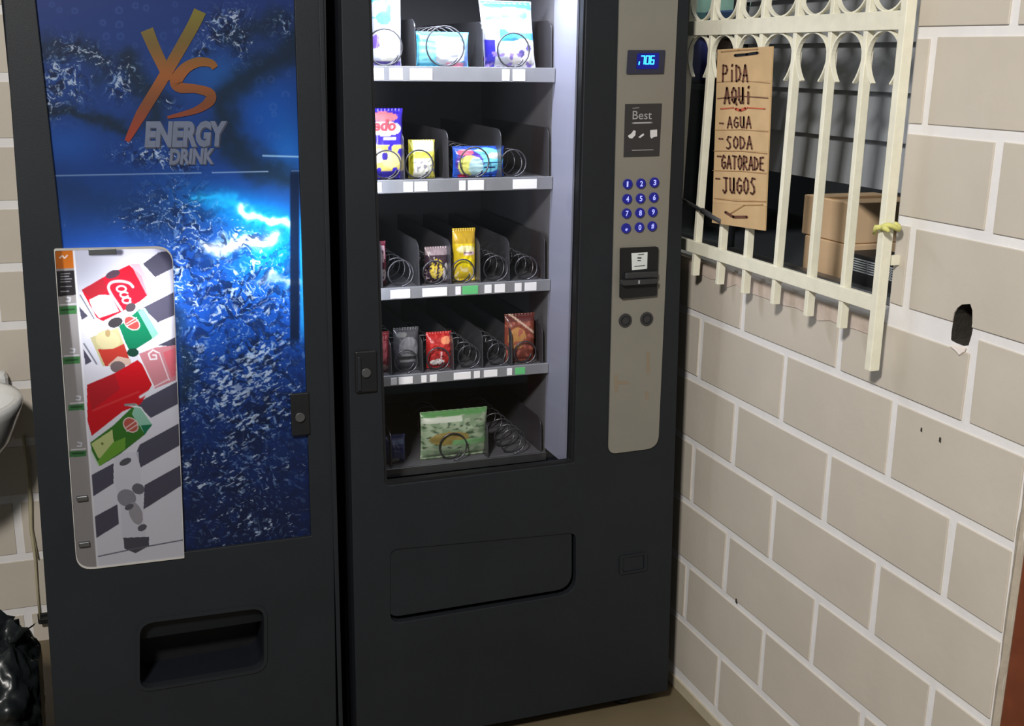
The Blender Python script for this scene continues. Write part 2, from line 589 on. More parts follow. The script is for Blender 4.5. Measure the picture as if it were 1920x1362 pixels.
# bare plaster strip under the window, with a ragged lower edge
top = [(y, WIN_Z0 - .006) for y in np.linspace(-.645, .30, 24)]
low = [(y, WIN_Z0 - .040 - .016 * noise.noise((y * 21, 3, 0)) - .008 * noise.noise((y * 60, 9, 0))) for y in np.linspace(.30, -.645, 24)]
plate('bare_plaster_strip', [[tuple(p) for p in top] + [tuple(p) for p in low]], XW - .0052, XW - .002, 'x', m_plaster, wall)
for (u, v, s) in ((1731, 806, .004), (1766, 825, .005), (1383, 1127, .006)):
    y, z = wyz(u, v)
    plate('wall_nick', [[(y - s * .4, z - s), (y + s * .5, z - s * .6), (y + s * .4, z + s), (y - s * .3, z + s * .8)]], XW - .0046, XW - .002, 'x', m_hole, wall)
# skirting-like floor line of paint
structure(box('baseboard_right', XW - 0.006, XW + 0.02, -1.03, 0.885, 0.0, 0.03, mat('tan_floor_edge_paint', (182, 172, 148), .75, var=.08)))

# ---- back wall
wallb = structure(box('wall_back', -2.6, XW + .13, 0.90, 1.03, -0.02, 2.5, m_mortar)); register(wallb)
zb_l = [-.03, 0.10, 0.268, 0.445, 0.61, 0.776, 0.944, 1.103, 1.270, 1.432, 1.598, 1.765, 1.93, 2.10]
for r in range(len(zb_l) - 1):
    base = -0.765 if r % 2 == 0 else -0.945
    for k in range(-4, 2):
        xa, xb = base + .37 * (k - 1) + .011, base + .37 * k - .011
        xb = min(xb, -0.32)
        if xb - xa < .03: continue
        plate('brick', [[(xa, zb_l[r] + .012), (xb, zb_l[r] + .012), (xb, zb_l[r + 1] - .012), (xa, zb_l[r + 1] - .012)]],
              0.8972, 0.903, 'y', m_brick, wallb, bevel=.0012)
# ---- door jamb beyond the end of the right wall
jb = structure(box('trim_1', XW + .0, XW + .15, -1.19, -1.049, 0.0, 2.3, m_wood, bevel=.004)); register(jb)
box('jamb_stop', XW + .04, XW + .16, -1.22, -1.185, 0.0, 2.3, m_wood, jb, bevel=.003)
# rough plaster edge at the wall's end, darker than the blocks
V, F = [], []
zs = np.linspace(0.0, 2.45, 60)
for z in zs:
    o = .004 * noise.noise((z * 14, 1, 0)) + .003 * noise.noise((z * 40, 5, 0))
    V += [(XW - .001, -1.032 + o, z), (XW - .006 + o, -1.041 + o * .5, z), (XW + .004, -1.0495, z), (XW + .02, -1.0495, z)]
for i in range(len(zs) - 1):
    for k in range(3): F.append((i * 4 + k, i * 4 + k + 1, i * 4 + k + 5, i * 4 + k + 4))
build('rough_plaster_edge', V, F, mat('darker_plaster_edge', (170, 160, 144), .85, var=.15, scale=30, bump=.4, bscale=80), wall)

# ---- the little room behind the window
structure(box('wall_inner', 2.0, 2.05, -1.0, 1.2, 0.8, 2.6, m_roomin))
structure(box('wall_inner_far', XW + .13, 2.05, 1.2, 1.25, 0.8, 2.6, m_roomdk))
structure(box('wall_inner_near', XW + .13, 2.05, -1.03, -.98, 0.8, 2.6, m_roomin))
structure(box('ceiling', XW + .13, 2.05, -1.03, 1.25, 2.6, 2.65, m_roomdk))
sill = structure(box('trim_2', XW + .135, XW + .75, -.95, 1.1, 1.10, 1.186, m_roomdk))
win = bpy.data.objects.new('window_1', None); COL.objects.link(win); win.location = (XW + .10, -.2, WIN_Z0); win['kind'] = 'structure'; register(win)
plate('window_frame', [[(WIN_Y0 + .001, WIN_Z0 + .001), (WIN_Y1 - .001, WIN_Z0 + .001), (WIN_Y1 - .001, WIN_Z1 - .001), (WIN_Y0 + .001, WIN_Z1 - .001)],
                       [(WIN_Y0 + .02, WIN_Z0 + .018), (WIN_Y0 + .02, WIN_Z1 - .02), (WIN_Y1 - .02, WIN_Z1 - .02), (WIN_Y1 - .02, WIN_Z0 + .018)]],
      XW + .085, XW + .118, 'x', m_dsteel, win, bevel=.002)
box('window_mullion', XW + .085, XW + .118, 0.110, 0.130, WIN_Z0 + .018, WIN_Z1 - .02, m_roomdk, win)
zz = 1.415
while zz < 2.1:
    V = [(XW + .100, y, zz) for y in (WIN_Y0 + .021, .109)] + [(XW + .122, y, zz + .104) for y in (.109, WIN_Y0 + .021)]
    V += [(x + .004, y, z) for x, y, z in V]
    F = [(0, 1, 2, 3), (7, 6, 5, 4), (0, 4, 5, 1), (1, 5, 6, 2), (2, 6, 7, 3), (3, 7, 4, 0)]
    build('louvre_blade', V, F, m_blade, win)
    zz += .0965
box('window_pane', XW + .094, XW + .097, .131, WIN_Y1 - .021, WIN_Z0 + .019, WIN_Z1 - .021, m_wglass, win)


def card_box(x0, x1, y0, y1, z0, z1, m, label):
    r = empty('cardboard_box', ((x0 + x1) / 2, (y0 + y1) / 2, z0), label, 'box')
    box('carton', x0, x1, y0, y1, z0, z1, m, r, bevel=.003)
    box('tape_strip', x0 + .004, x1 - .004, (y0 + y1) / 2 - .02, (y0 + y1) / 2 + .02, z1 - .001, z1 + .0006, m_card_d, r)
    return r


XB = 1.06
y_r, _ = wyz(1588, 450, XB); y_l, _ = wyz(1508, 450, XB)
_, zseam = wyz(1545, 447, XB); _, ztop = wyz(1545, 372, XB)
card_box(XB, XB + .22, y_r, y_l, 1.1865, zseam - .003, m_cardbox, 'light brown carton at the bottom of the stack behind the window grille')
card_box(XB + .004, XB + .2, y_r + .004, y_l + .02, zseam - .002, ztop, m_cardbox, 'light brown carton lying on top of the other behind the window grille')
y_l2 = -.10
card_box(XB + .03, XB + .3, y_l + .036, y_l2, 1.1865, ztop - .03, m_cardbox_d, 'carton in a shade-darkened brown left of the light carton stack')
# black basket with a grid of slots
yb0, zb0 = wyz(1655, 555, XB - .03); yb1, zb1 = wyz(1590, 470, XB - .03)
bk = empty('basket', (XB, (yb0 + yb1) / 2, 1.1865), 'small black plastic basket with a pale grid at lower right of window', 'basket')
BX = XB - .04
box('basket_body', BX, BX + .10, -.652 + .03, yb1, 1.1865, zb1, m_black2, bk, bevel=.003)
gy0, gy1 = -.652 + .05, yb1 - .008
lst = []
for i in range(6):
    zg = 1.235 + (zb1 - 1.245) * i / 5
    lst.append((BX - .0015, BX + .001, gy0 + .02, gy1, zg - .0012, zg + .0012))
for i in range(4):
    yg = gy0 + .02 + (gy1 - gy0 - .02) * i / 3
    lst.append((BX - .0015, BX + .001, yg - .0012, yg + .0012, 1.235, zb1 - .01))
boxes('slot_grid', lst, mat('pale_grid_print', (150, 156, 160), .6), bk)
tub = empty('plastic_tub', (XB + .16, -.52, 1.1865), 'grey green plastic tub standing behind the black basket', 'tub')
lathe('tub_body', [(.0, 0), (.085, 0), (.10, .20), (.104, .205), (.100, .21), (.092, .205), (.08, .01), (0, .01)], (XB + .22, -.54, 1.1865), m_greytub, tub)
# odds and ends in the dim left half of the window
rk = empty('shelf_rack', (1.3, .75, 1.1865), 'dark two-board shelf rack in the dim room behind the left window bars', 'rack')
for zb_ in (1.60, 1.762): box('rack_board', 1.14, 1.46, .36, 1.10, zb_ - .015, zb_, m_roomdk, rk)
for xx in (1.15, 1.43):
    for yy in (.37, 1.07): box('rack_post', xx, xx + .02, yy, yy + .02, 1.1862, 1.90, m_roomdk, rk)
it = empty('plastic_crate', (1.28, .82, 1.763), 'pale teal plastic crate on the upper board behind the left window bars', 'crate')
box('crate_body', 1.18, 1.40, .655, .98, 1.7625, 1.95, m_teal, it, bevel=.008)
box('crate_band', 1.178, 1.402, .653, .982, 1.785, 1.80, mat('dark_teal_plastic', (60, 92, 96), .5), it)
o = box('storage_box', 1.19, 1.38, .46, .62, 1.7625, 1.802, m_bluecl, None, bevel=.006)
tag(o, 'low navy blue box on the upper board beside the teal crate', 'box')
o = box('folded_cloth', 1.18, 1.36, .62, .80, 1.6005, 1.742, m_violet, None, bevel=.03)
tag(o, 'violet blue folded cloth on the lower board behind the leftmost window bar', 'cloth')
o = lathe('leather_bag', [(0, 0), (.06, 0), (.072, .05), (.066, .10), (.045, .135), (.0, .142)], (1.24, .52, 1.6005), m_dkbrown, None, n=20)
tag(o, 'dark brown rounded bag behind the top left corner of the cardboard sign', 'bag')

# ---- iron grille in front of the window
XG = XW - 0.040
gr = empty('window_grille', (XG, -.3, 1.10), 'cream painted iron window grille with curled scrolls and hanging bar ends', 'grille')
bars_b = [.245, .135, .025, -.092, -.204, -.326, -.450, -.563]
bars_t = [.226, .115, .004, -.108, -.210, -.336, -.455, -.565]
bt = .0062
ZR1, ZR2 = 1.7375, 1.2275
box('rail', XG - .008, XG + .004, -.668, .44, ZR1 - .0165, ZR1 + .0165, m_grille, gr, bevel=.001)
box('rail', XG - .008, XG + .004, -.668, .44, ZR2 - .0150, ZR2 + .0135, m_grille, gr, bevel=.001)


def bar(name, yb, zb, yt, zt, hw, d0, d1):
    V = [(d, y, z) for d in (d0, d1) for (y, z) in ((yb - hw, zb), (yb + hw, zb), (yt + hw, zt), (yt - hw, zt))]
    F = [(0, 1, 2, 3), (7, 6, 5, 4), (0, 4, 5, 1), (1, 5, 6, 2), (2, 6, 7, 3), (3, 7, 4, 0)]
    return build(name, V, F, m_grille, gr, bevel=.0012)


for yb, yt in zip(bars_b, bars_t):
    sl = (yt - yb) / (1.7375 - 1.2275)
    bar('bar', yb - sl * .07, 1.157, yt + sl * .45, 2.19, bt, XG - .006, XG + .012)
bar('frame_bar', -.667, 1.098, -.672, 2.19, .0085, XG - .009, XG + .013)
for z in (1.30, 1.95):
    box('wall_anchor', XG + .012, XW + .03, -.672, -.664, z, z + .018, m_grille, gr)


def strip(name, path, half_w, th, xc, parent):
    """a flat iron strip bent along a path in the wall plane"""
    V, F = [], []
    N = len(path)
    for i, p in enumerate(path):
        p = Vector(p); t = (Vector(path[min(i + 1, N - 1)]) - Vector(path[max(i - 1, 0)])).normalized()
        nrm = Vector((-t.y, t.x)) * th / 2
        for s, x in ((1, xc - half_w), (1, xc + half_w), (-1, xc + half_w), (-1, xc - half_w)):
            q = p + nrm * s; V.append((x, q.x, q.y))
    for i in range(N - 1):
        for k in range(4):
            a, b = i * 4 + k, i * 4 + (k + 1) % 4
            F.append((a, b, b + 4, a + 4))
    F += [(3, 2, 1, 0), tuple((N - 1) * 4 + k for k in range(4))]
    return build(name, V, F, m_grille, parent)


allb = list(zip(bars_b, bars_t)) + [(-.667, -.672)]
for (b0, t0), (b1, t1) in zip(allb[:-1], allb[1:]):
    yc = (t0 + t1) / 2; hw = abs(t0 - t1) / 2 - bt
    for sgn in (-1, 1):                      # a horseshoe hanging below the rail and one standing on it
        path = []
        for k in range(31):
            a = math.radians(-146 + 292 * k / 30)
            py = yc + hw * math.sin(a) * (1.0 if abs(a) < 2.2 else 1.0)
            pz = .046 * math.cos(a) - (.010 if abs(a) > 2.0 else 0) * (abs(a) - 2.0) / .55
            path.append((py, ZR1 + sgn * (.0165 + .046 - pz)))
        strip('scroll', path, .0048, .0034, XG + .001, gr)

# yellow ribbon tied on the frame bar
yk, zk = wyz(1668, 425, XG)
rb = empty('yellow_ribbon', (XG, yk, zk), 'faded yellow ribbon knotted round the right frame bar of the grille', 'ribbon')
tube('ribbon_loop', [(XG + .002 + .017 * math.cos(t), yk + .0 + .0125 * math.sin(t), zk + .004 * math.sin(2 * t)) for t in np.linspace(0, 2 * math.pi, 17)], .005, m_yellow, rb, 6)
for dy, dz in ((.022, -.016), (-.020, -.006)):
    tube('ribbon_tail', [(XG - .014, yk, zk), (XG - .019, yk + dy * .6, zk + dz * .2), (XG - .016, yk + dy, zk + dz)], [.004, .006, .003], m_yellow, rb, 6)

# metal rod poking through the grille
a = at_x(1283, 376, XG - .0135); b = at_x(1352, 415, XG - .0135)
rod = empty('metal_rod', tuple((a + b) / 2), 'dull metal rod slanting across the left grille bars below the cardboard sign', 'rod')
d = (b - a)
tube('rod_shaft', [tuple(a - d * .15), tuple(a + d * .55), tuple(b)], [.0045, .0045, .005], m_dsteel, rod, 8)
tube('rod_grip', [tuple(a + d * .5), tuple(b + d * .02)], .0068, mat('dark_rubber', (58, 58, 60), .6), rod, 8)

# ---- cardboard sign
XS = XG - .016
Q = [wyz(*p, XS) for p in ((1344, 93), (1448, 87), (1433, 433), (1335, 416))]


def s3(u, v, dx=0.0):
    p = at_x(u, v, XS + dx); return (float(p[0]), float(p[1]), float(p[2]))


sign = empty('cardboard_sign', (XS, -.14, 1.30), 'handwritten corrugated cardboard menu sign hung on the window grille', 'sign')
# folded bands of the sheet: each one leans a little differently
ys_band = [90, 153, 181, 243, 282, 320, 372, 381, 425]
for i in range(len(ys_band) - 1):
    va, vb = ys_band[i], ys_band[i + 1]
    Lx = lambda v: 1345 - (v - 93) * 10 / 323
    Rx = lambda v: 1448 - (v - 87) * 15 / 346
    dv = lambda v: (v - 90) / 335.
    tl = (Lx(va), va + 3 - 3 * dv(va)); tr = (Rx(va), va - 3 + 11 * dv(va)); br = (Rx(vb), vb - 3 + 11 * dv(vb)); bl = (Lx(vb), vb + 3 - 10 * dv(vb) * (1 if i == len(ys_band) - 2 else .4))
    if i > 0: bl0 = prev_bl; tl = prev_bl; tr = prev_br
    prev_bl, prev_br = bl, br
    o0 = .0008 * (i % 2); o1 = .0008 * ((i + 1) % 2)
    pts = [s3(*tl, -o0), s3(*tr, -o0), s3(*br, -o1 - .0002), s3(*bl, -o1 - .0002)]
    V = pts + [(x + .0045, y, z) for x, y, z in pts]
    F = [(0, 1, 2, 3), (7, 6, 5, 4), (0, 4, 5, 1), (1, 5, 6, 2), (2, 6, 7, 3), (3, 7, 4, 0)]
    build('cardboard_fold', V, F, m_card, sign, bevel=.0006)


def write(txt, u0, v0, u1, v1, wd, slope=0.0, m=m_ink, name='lettering'):
    """marker lettering inside the box u0..u1, v0 (top)..v1 (bottom)"""
    n = len(txt); cw = (u1 - u0) / n
    polys = []
    for i, ch in enumerate(txt):
        if ch == ' ': continue
        for st in LET[ch]:
            pts = [(u0 + cw * (i + .08 + .9 * p[0]), v1 - (v1 - v0) * p[1] + slope * (i + p[0]) * cw + .6 * math.sin(i * 5 + p[1] * 3)) for p in st]
            polys += stroke_polys(pts, wd)
    V, F = [], []
    for p in polys:
        k = len(V); V += [s3(u, v, -.0022) for u, v in p]; F.append(tuple(range(k, k + len(p))))
    return build(name, V, F, m, sign, recalc=False)


write('PiDA', 1354, 122, 1404, 153, 3.4)
write('AQUi', 1357, 164, 1410, 194, 3.6)
write('AGUA', 1363, 219, 1410, 240, 2.8)
write('SODA', 1361, 256, 1412, 279, 2.9)
write('GATORADE', 1352, 291, 1434, 316, 3.1, .05)
write('JUGOS', 1354, 333, 1419, 362, 3.3, .03)
for (u, v) in ((1349, 231), (1348, 260), (1345, 293), (1342, 335)):
    V, F = [], []
    for p in stroke_polys([(u, v), (u + 7, v + .5)], 2.8):
        k = len(V); V += [s3(a, b, -.0022) for a, b in p]; F.append(tuple(range(k, k + len(p))))
    build('bullet_dash', V, F, m_ink, sign, recalc=False)
pl = stroke_polys([(1351, 204), (1375, 202)], 2.2) + stroke_polys([(1379, 204), (1388, 207), (1398, 203)], 5) + stroke_polys([(1401, 202), (1434, 204)], 2.2)
V, F = [], []
for p in pl:
    k = len(V); V += [s3(u, v, -.0021) for u, v in p]; F.append(tuple(range(k, k + len(p))))
build('red_underline', V, F, m_inkred, sign, recalc=False)
for nm, path, wd, mm in (('torn_slit', [(1378, 104), (1400, 102), (1420, 99)], 5, m_black2), ('torn_slit', [(1360, 398), (1375, 407), (1400, 407)], 5, m_ink),
                         ('crease_shade_stroke', [(1343, 154), (1390, 151), (1444, 156)], 1.1, m_card_d), ('crease_shade_stroke', [(1340, 244), (1390, 243), (1440, 247)], 1.2, m_card_d), ('crease_shade_stroke', [(1338, 283), (1390, 283), (1438, 288)], 1.2, m_card_d), ('crease_shade_stroke', [(1336, 320), (1390, 321), (1437, 326)], 1.2, m_card_d), ('crease_shade_stroke', [(1352, 97), (1385, 94), (1420, 92)], 2, m_card_d), ('crease_shade_stroke', [(1345, 185), (1390, 180), (1440, 184)], 1.6, m_ink),
                         ('crease_shade_stroke', [(1340, 372), (1380, 377), (1436, 378)], 1.5, m_card_d), ('crease_shade_stroke', [(1370, 400), (1395, 385), (1430, 384)], 2, m_card_d)):  # crease strokes are flat, with the fold shade in their colour
    V, F = [], []
    for p in stroke_polys(path, wd):
        k = len(V); V += [s3(u, v, -.002) for u, v in p]; F.append(tuple(range(k, k + len(p))))
    build(nm, V, F, mm, sign, recalc=False)

# ================================================================== DRINKS MACHINE (left)
ZT = 1.90
dm = empty('drinks_vending_machine', (-0.33, .4, 0), 'tall black drinks vending machine with blue water poster and can picture', 'vending machine')
LX = lambda z: -0.664 + (z - 0.2) * .0235
RX = lambda z: -0.0485 + (z - 0.1) * .0125
outer = [(LX(.04), .04), (RX(.04), .04), (RX(ZT), ZT), (LX(ZT), ZT)]
PLX = lambda z: -0.548 - (z - .60) * .0215       # poster's left edge
PRX = lambda z: -0.0935 + (z - .6) * .002
PZ0, PZ1 = 0.612, 1.82
# the door plate: poster window and rounded bottom-left corner of the selection panel
hole = [(PLX(PZ0) + .0, PZ0), (PRX(PZ0), PZ0), (PRX(PZ1), PZ1), (PLX(PZ1), PZ1)]
slot = rounded([fxz(262, 1288 + 6), fxz(495, 1254), fxz(495, 1139), fxz(262, 1170)], .03)
plate('door', [outer, hole, slot], 0.0, 0.022, 'y', m_black, dm, bevel=.0015)
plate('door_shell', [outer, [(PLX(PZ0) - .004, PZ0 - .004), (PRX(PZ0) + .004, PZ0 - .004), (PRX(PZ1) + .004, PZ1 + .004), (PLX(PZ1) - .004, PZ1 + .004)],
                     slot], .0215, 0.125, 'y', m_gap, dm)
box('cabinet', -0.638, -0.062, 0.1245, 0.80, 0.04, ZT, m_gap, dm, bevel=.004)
for x in (-.60, -.11):
    for y in (.08, .72):
        tube('foot', [(x, y, 0.0), (x, y, .041)], .018, m_dsteel, dm, 12)
# dispensing slot: sloping flap above a dark chute
sx0, sz0 = fxz(262, 1292); sx1, sz1 = fxz(495, 1139)
zmid = fxz(380, 1196)[1]
V = [(sx0 - .004, .010, sz1 + .004), (sx1 + .004, .010, sz1 + .004), (sx1 + .004, .036, zmid), (sx0 - .004, .036, zmid)]
V += [(x, y + .006, z) for x, y, z in V]
build('dispensing_flap', V, [(0, 1, 2, 3), (7, 6, 5, 4), (0, 4, 5, 1), (1, 5, 6, 2), (2, 6, 7, 3), (3, 7, 4, 0)], m_black, dm)
box('chute_back', sx0 - .004, sx1 + .004, .118, .1249, sz0 - .01, sz1 + .01, m_black2, dm)
# slot rim
rim_o = rounded([fxz(256, 1300), fxz(501, 1258), fxz(501, 1132), fxz(256, 1164)], .034)
plate('slot_rim', [rim_o, slot], -.003, 0.0004, 'y', m_black, dm, bevel=.001)

# ---- poster print
NY, NX = 900, 400
t = np.linspace(0, 1, NY)[:, None]; s = np.linspace(0, 1, NX)[None, :]
zz_ = (PZ1 + .002 - t * (PZ1 - PZ0 + .004)) + 0 * s
xl = PLX(zz_) - .002; xr = PRX(zz_) + .002
P = np.stack([xl + (xr - xl) * s, np.full_like(zz_, .009), zz_], -1)
U, Vv = to_px(P)


def poster_art(u, v):
    n1 = fbm(u / 60, v / 60); n2 = fbm(u / 22 + 9, v / 22 + 4)
    wu = u + 46 * (n1 - .5) + 20 * (n2 - .5); wv = v + 46 * (fbm(u / 60 + 40, v / 60 + 7) - .5) + 20 * (fbm(u / 22 + 70, v / 22) - .5)
    keys = np.array([-200, 0, 150, 300, 420, 520, 640, 740, 850, 960, 1100])
    cols = np.array([(30, 48, 108), (36, 58, 124), (34, 66, 134), (28, 62, 132), (32, 72, 148), (30, 84, 186), (22, 70, 160), (26, 56, 124), (23, 44, 96), (23, 37, 78), (22, 32, 66)], float)
    c = np.stack([np.interp(v, keys, cols[:, k]) for k in range(3)], -1)

    def mixin(a, col):
        nonlocal c
        a = np.clip(a, 0, 1)[..., None]; c = c * (1 - a) + np.array(col, float) * a
    mixin(.9 * blob(u, v, 505, 210, 70, 70, 0), (26, 84, 178))
    mixin(.8 * blob(u, v, 400, 140, 60, 40, 0), (34, 92, 168))
    mixin(.8 * blob(u, v, 120, 270, 70, 40, 0), (34, 84, 170))
    mixin(.7 * blob(u, v, 540, 280, 40, 60, 0), (30, 104, 190))
    # dark folds of the water
    for pts, wdt, a in (([(60, 205), (140, 205), (190, 220), (250, 240)], 15, .85), ([(600, 30), (545, 95), (480, 125), (440, 165), (425, 200), (432, 270), (490, 320), (560, 345)], 28, .85),
                        ([(240, 110), (265, 160), (300, 200), (290, 220)], 22, .8), ([(75, 90), (140, 90), (200, 130)], 20, .7), ([(430, 60), (520, 40)], 25, .7),
                        ([(330, 590), (360, 680), (345, 740)], 20, .8), ([(100, 350), (240, 380), (300, 420)], 40, .35)):
        mixin(a * np.exp(-(segdist(wu, wv, pts) / wdt) ** 2), (26, 42, 58))
    # drops printed on the plain blue
    cell = 26.0
    cxn = np.floor(u / cell); cyn = np.floor(v / cell)
    h1 = LAT[(cxn.astype(int) * 7 + 3) % 256, (cyn.astype(int) * 13 + 5) % 256]; h2 = LAT[(cxn.astype(int) * 11) % 256, (cyn.astype(int) * 5 + 99) % 256]
    rad = 2 + 5 * h1 * h2 + 1.0
    dd = np.hypot(u - (cxn + .12 + .76 * h1) * cell, v - (cyn + .12 + .76 * h2) * cell)
    ring = np.exp(-((dd - rad) / 2.2) ** 2) * (h1 + h2 > .95)
    dens = np.clip(blob(u, v, 200, 30, 200, 80) + blob(u, v, 520, 190, 50, 90), 0, 1)
    mixin(.35 * ring * dens, (80, 110, 180))
    # bright ribbons
    mixin(.9 * blob(u, v, 470, 400, 110, 32, 16), (10, 140, 226))
    mixin(.9 * blob(u, v, 520, 480, 80, 60, 0), (10, 130, 220))
    mixin(.9 * np.exp(-(segdist(wu, wv, [(370, 368), (430, 385), (500, 410), (548, 432)]) / 11) ** 2), (30, 170, 240))
    mixin(1.0 * np.exp(-(segdist(wu, wv, [(455, 392), (500, 408), (545, 428)]) / 7) ** 2), (240, 250, 255))
    mixin(1.0 * np.exp(-(segdist(wu, wv, [(390, 470), (430, 460), (480, 455), (515, 450)]) / 10) ** 2), (250, 252, 255))
    mixin(.8 * np.exp(-(segdist(wu, wv, [(480, 525), (520, 530), (560, 535)]) / 6) ** 2), (220, 240, 255))
    # spray and sparkle
    sp = np.zeros_like(u)
    for b in ((110, 150, 55, 55, 0, .75), (230, 150, 28, 34, 30, .95), (160, 100, 60, 22, 25, .7), (90, 190, 22, 35, 0, .8), (420, 50, 45, 30, -40, .9), (450, 75, 20, 40, 0, .7), (380, 95, 12, 22, 40, .9),
              (535, 45, 30, 25, 0, .6), (290, 290, 60, 22, 0, .75), (340, 310, 30, 14, 0, .7), (310, 190, 30, 10, 20, .6), (330, 400, 70, 60, 0, .55), (280, 410, 60, 30, 0, .5), (345, 510, 30, 50, 0, .95), (360, 440, 60, 60, 0, .6),
              (450, 560, 140, 110, 0, .75), (470, 670, 110, 40, -30, 1.05), (450, 720, 130, 60, -30, 1.0), (480, 780, 120, 70, -30, .85), (370, 650, 40, 70, 0, .75), (430, 880, 150, 100, 0, .68), (470, 980, 130, 60, 0, .6), (100, 420, 20, 10, 0, .6), (350, 930, 20, 90, 0, .2), (450, 450, 60, 20, 0, .9)):
        sp = np.maximum(sp, b[5] * blob(u, v, *b[:5]))
    a = math.radians(-28); ru = u * math.cos(a) + v * math.sin(a); rv = -u * math.sin(a) + v * math.cos(a)
    low = sstep(560, 660, v)
    ridge = lambda q: 1 - np.abs(2 * q - 1)
    g1 = .5 * fbm(wu / 8, wv / 6, 4) + .5 * ridge(fbm(wu / 15 + 3, wv / 11 + 8, 3)) ** 3
    g2 = .75 * fbm(ru / 11 + 5, rv / 4.6 + 3, 3) + .25 * ridge(fbm(ru / 20 + 15, rv / 9 + 1, 3)) ** 3
    g = g1 * (1 - low) + g2 * low
    thr = .84 - .34 * sp
    m = sstep(thr, thr + .09, g) * (sp > .12)
    mixin(.85 * m, (196, 212, 234))
    m2 = sstep(.64, .74, fbm(wu / 4.5 + 11, wv / 4 + 2, 2)) * np.clip(sp * 1.2, 0, 1)
    mixin(.75 * m2, (150, 184, 226))
    mixin(.8 * sstep(.50, .64, fbm(wu / 12 + 31, wv / 8 + 8, 3)) * np.clip(sp * 1.3, 0, 1) * (1 - .6 * m), (16, 28, 58))
    mixin(.35 * sstep(.5, .7, n2) * sstep(430, 520, v), (20, 46, 110))
    # joins of the poster sheets
    jl = 330 - (u - 90) * .02
    mixin(.8 * np.exp(-((v - jl) / 1.1) ** 2) * (vnoise(u / 30, v * 0) > .25), (150, 176, 214))
    mixin(.9 * np.exp(-((v - 292 - (u - 490) * .03) / 1.6) ** 2) * (u > 492), (150, 190, 225))
    # bar silhouette against the backlight, painted in, with painted glow beside it
    mixin(.95 * sstep(542, 546, u) * (1 - sstep(559, 563, u)) * sstep(312, 330, v) * (1 - sstep(630, 655, v)), (14, 26, 50))
    mixin(.7 * sstep(561, 565, u) * sstep(380, 420, v) * (1 - sstep(600, 660, v)), (40, 160, 225))
    return c


art = poster_art(U, Vv)
SEL = [fxz(101, 467), fxz(288, 463), fxz(322, 497), fxz(345, 1046), fxz(183, 1066), fxz(146, 1040)]
selm = inpoly(P[..., 0], P[..., 2], [fxz(106, 474), fxz(284, 470), fxz(315, 503), fxz(337, 1036), fxz(170, 1062), fxz(152, 1040)])
poster = grid_mesh('poster_print', P, lin(art), m_print, dm, ~selm)
register(poster)

# ---- logo on the poster
YL = .0075
U0 = lambda x, y: (220 + x / 4.2545, 10 + y / 4.2545)


def logo_poly(name, polys, zlo, zhi, lift=0.0):
    V, F = [], []
    for p in polys:
        k = len(V)
        for q in p:
            x, z = fxz(q[0], q[1], YL - lift); V.append((x, YL - lift, z))
        F.append(tuple(range(k, k + len(p))))
    o = build(name, V, F, m_logo, poster, recalc=False)
    zz = np.array([v.co[2] for v in o.data.vertices]); tt = np.clip((zz - zlo) / (zhi - zlo), 0, 1)
    ks = [0, .3, .5, .75, 1]; cc = np.array([(122, 38, 24), (92, 50, 22), (122, 66, 22), (84, 66, 22), (90, 84, 18)], float)
    set_attr(o.data, lin(np.stack([np.interp(tt, ks, cc[:, i]) for i in range(3)], -1)))
    return o


def ribbon(path, widths):
    L, Rr = [], []
    n = len(path)
    for i in range(n):
        a = Vector(path[max(i - 1, 0)]); b = Vector(path[min(i + 1, n - 1)]); d = (b - a).normalized()
        nn = Vector((-d.y, d.x)) * widths[i] / 2
        p = Vector(path[i]); L.append(tuple(p + nn)); Rr.append(tuple(p - nn))
    return [[L[i], L[i + 1], Rr[i + 1], Rr[i]] for i in range(n - 1)]


def smooth_path(pts, k=6):
    out = []
    n = len(pts)
    for i in range(n - 1):
        p0, p1, p2, p3 = [Vector(pts[min(max(j, 0), n - 1)]) for j in (i - 1, i, i + 1, i + 2)]
        for q in range(k):
            t = q / k
            out.append(tuple(.5 * ((2 * p1) + (p2 - p0) * t + (2 * p0 - 5 * p1 + 4 * p2 - p3) * t * t + (3 * p1 - p0 - 3 * p2 + p3) * t ** 3)))
    out.append(tuple(pts[-1]))
    return out


zlo = fxz(235, 262)[1]; zhi = fxz(375, 22)[1]
lp = smooth_path([U0(660, 45), U0(600, 170), U0(470, 400), U0(330, 640), U0(190, 870), U0(75, 1085)], 5)
logo_poly('logo_stroke', ribbon(lp, list(np.interp(np.linspace(0, 1, len(lp)), [0, .45, .8, 1], [24, 22, 21, 9]))), zlo, zhi)
lp = smooth_path([U0(235, 195), U0(290, 330), U0(370, 500), U0(410, 600)], 5)
logo_poly('logo_stroke', ribbon(lp, list(np.linspace(25, 18, len(lp)))), zlo, zhi, .0004)
lp = smooth_path([U0(780, 500), U0(745, 462), U0(650, 452), U0(545, 500), U0(470, 600), U0(500, 655), U0(620, 665), U0(735, 700), U0(735, 765), U0(620, 840), U0(400, 895)], 6)
logo_poly('logo_letter', ribbon(lp, list(np.interp(np.linspace(0, 1, len(lp)), [0, .2, .4, .6, .8, 1], [12, 18, 24, 16, 20, 5]))), zlo, zhi, .0008)


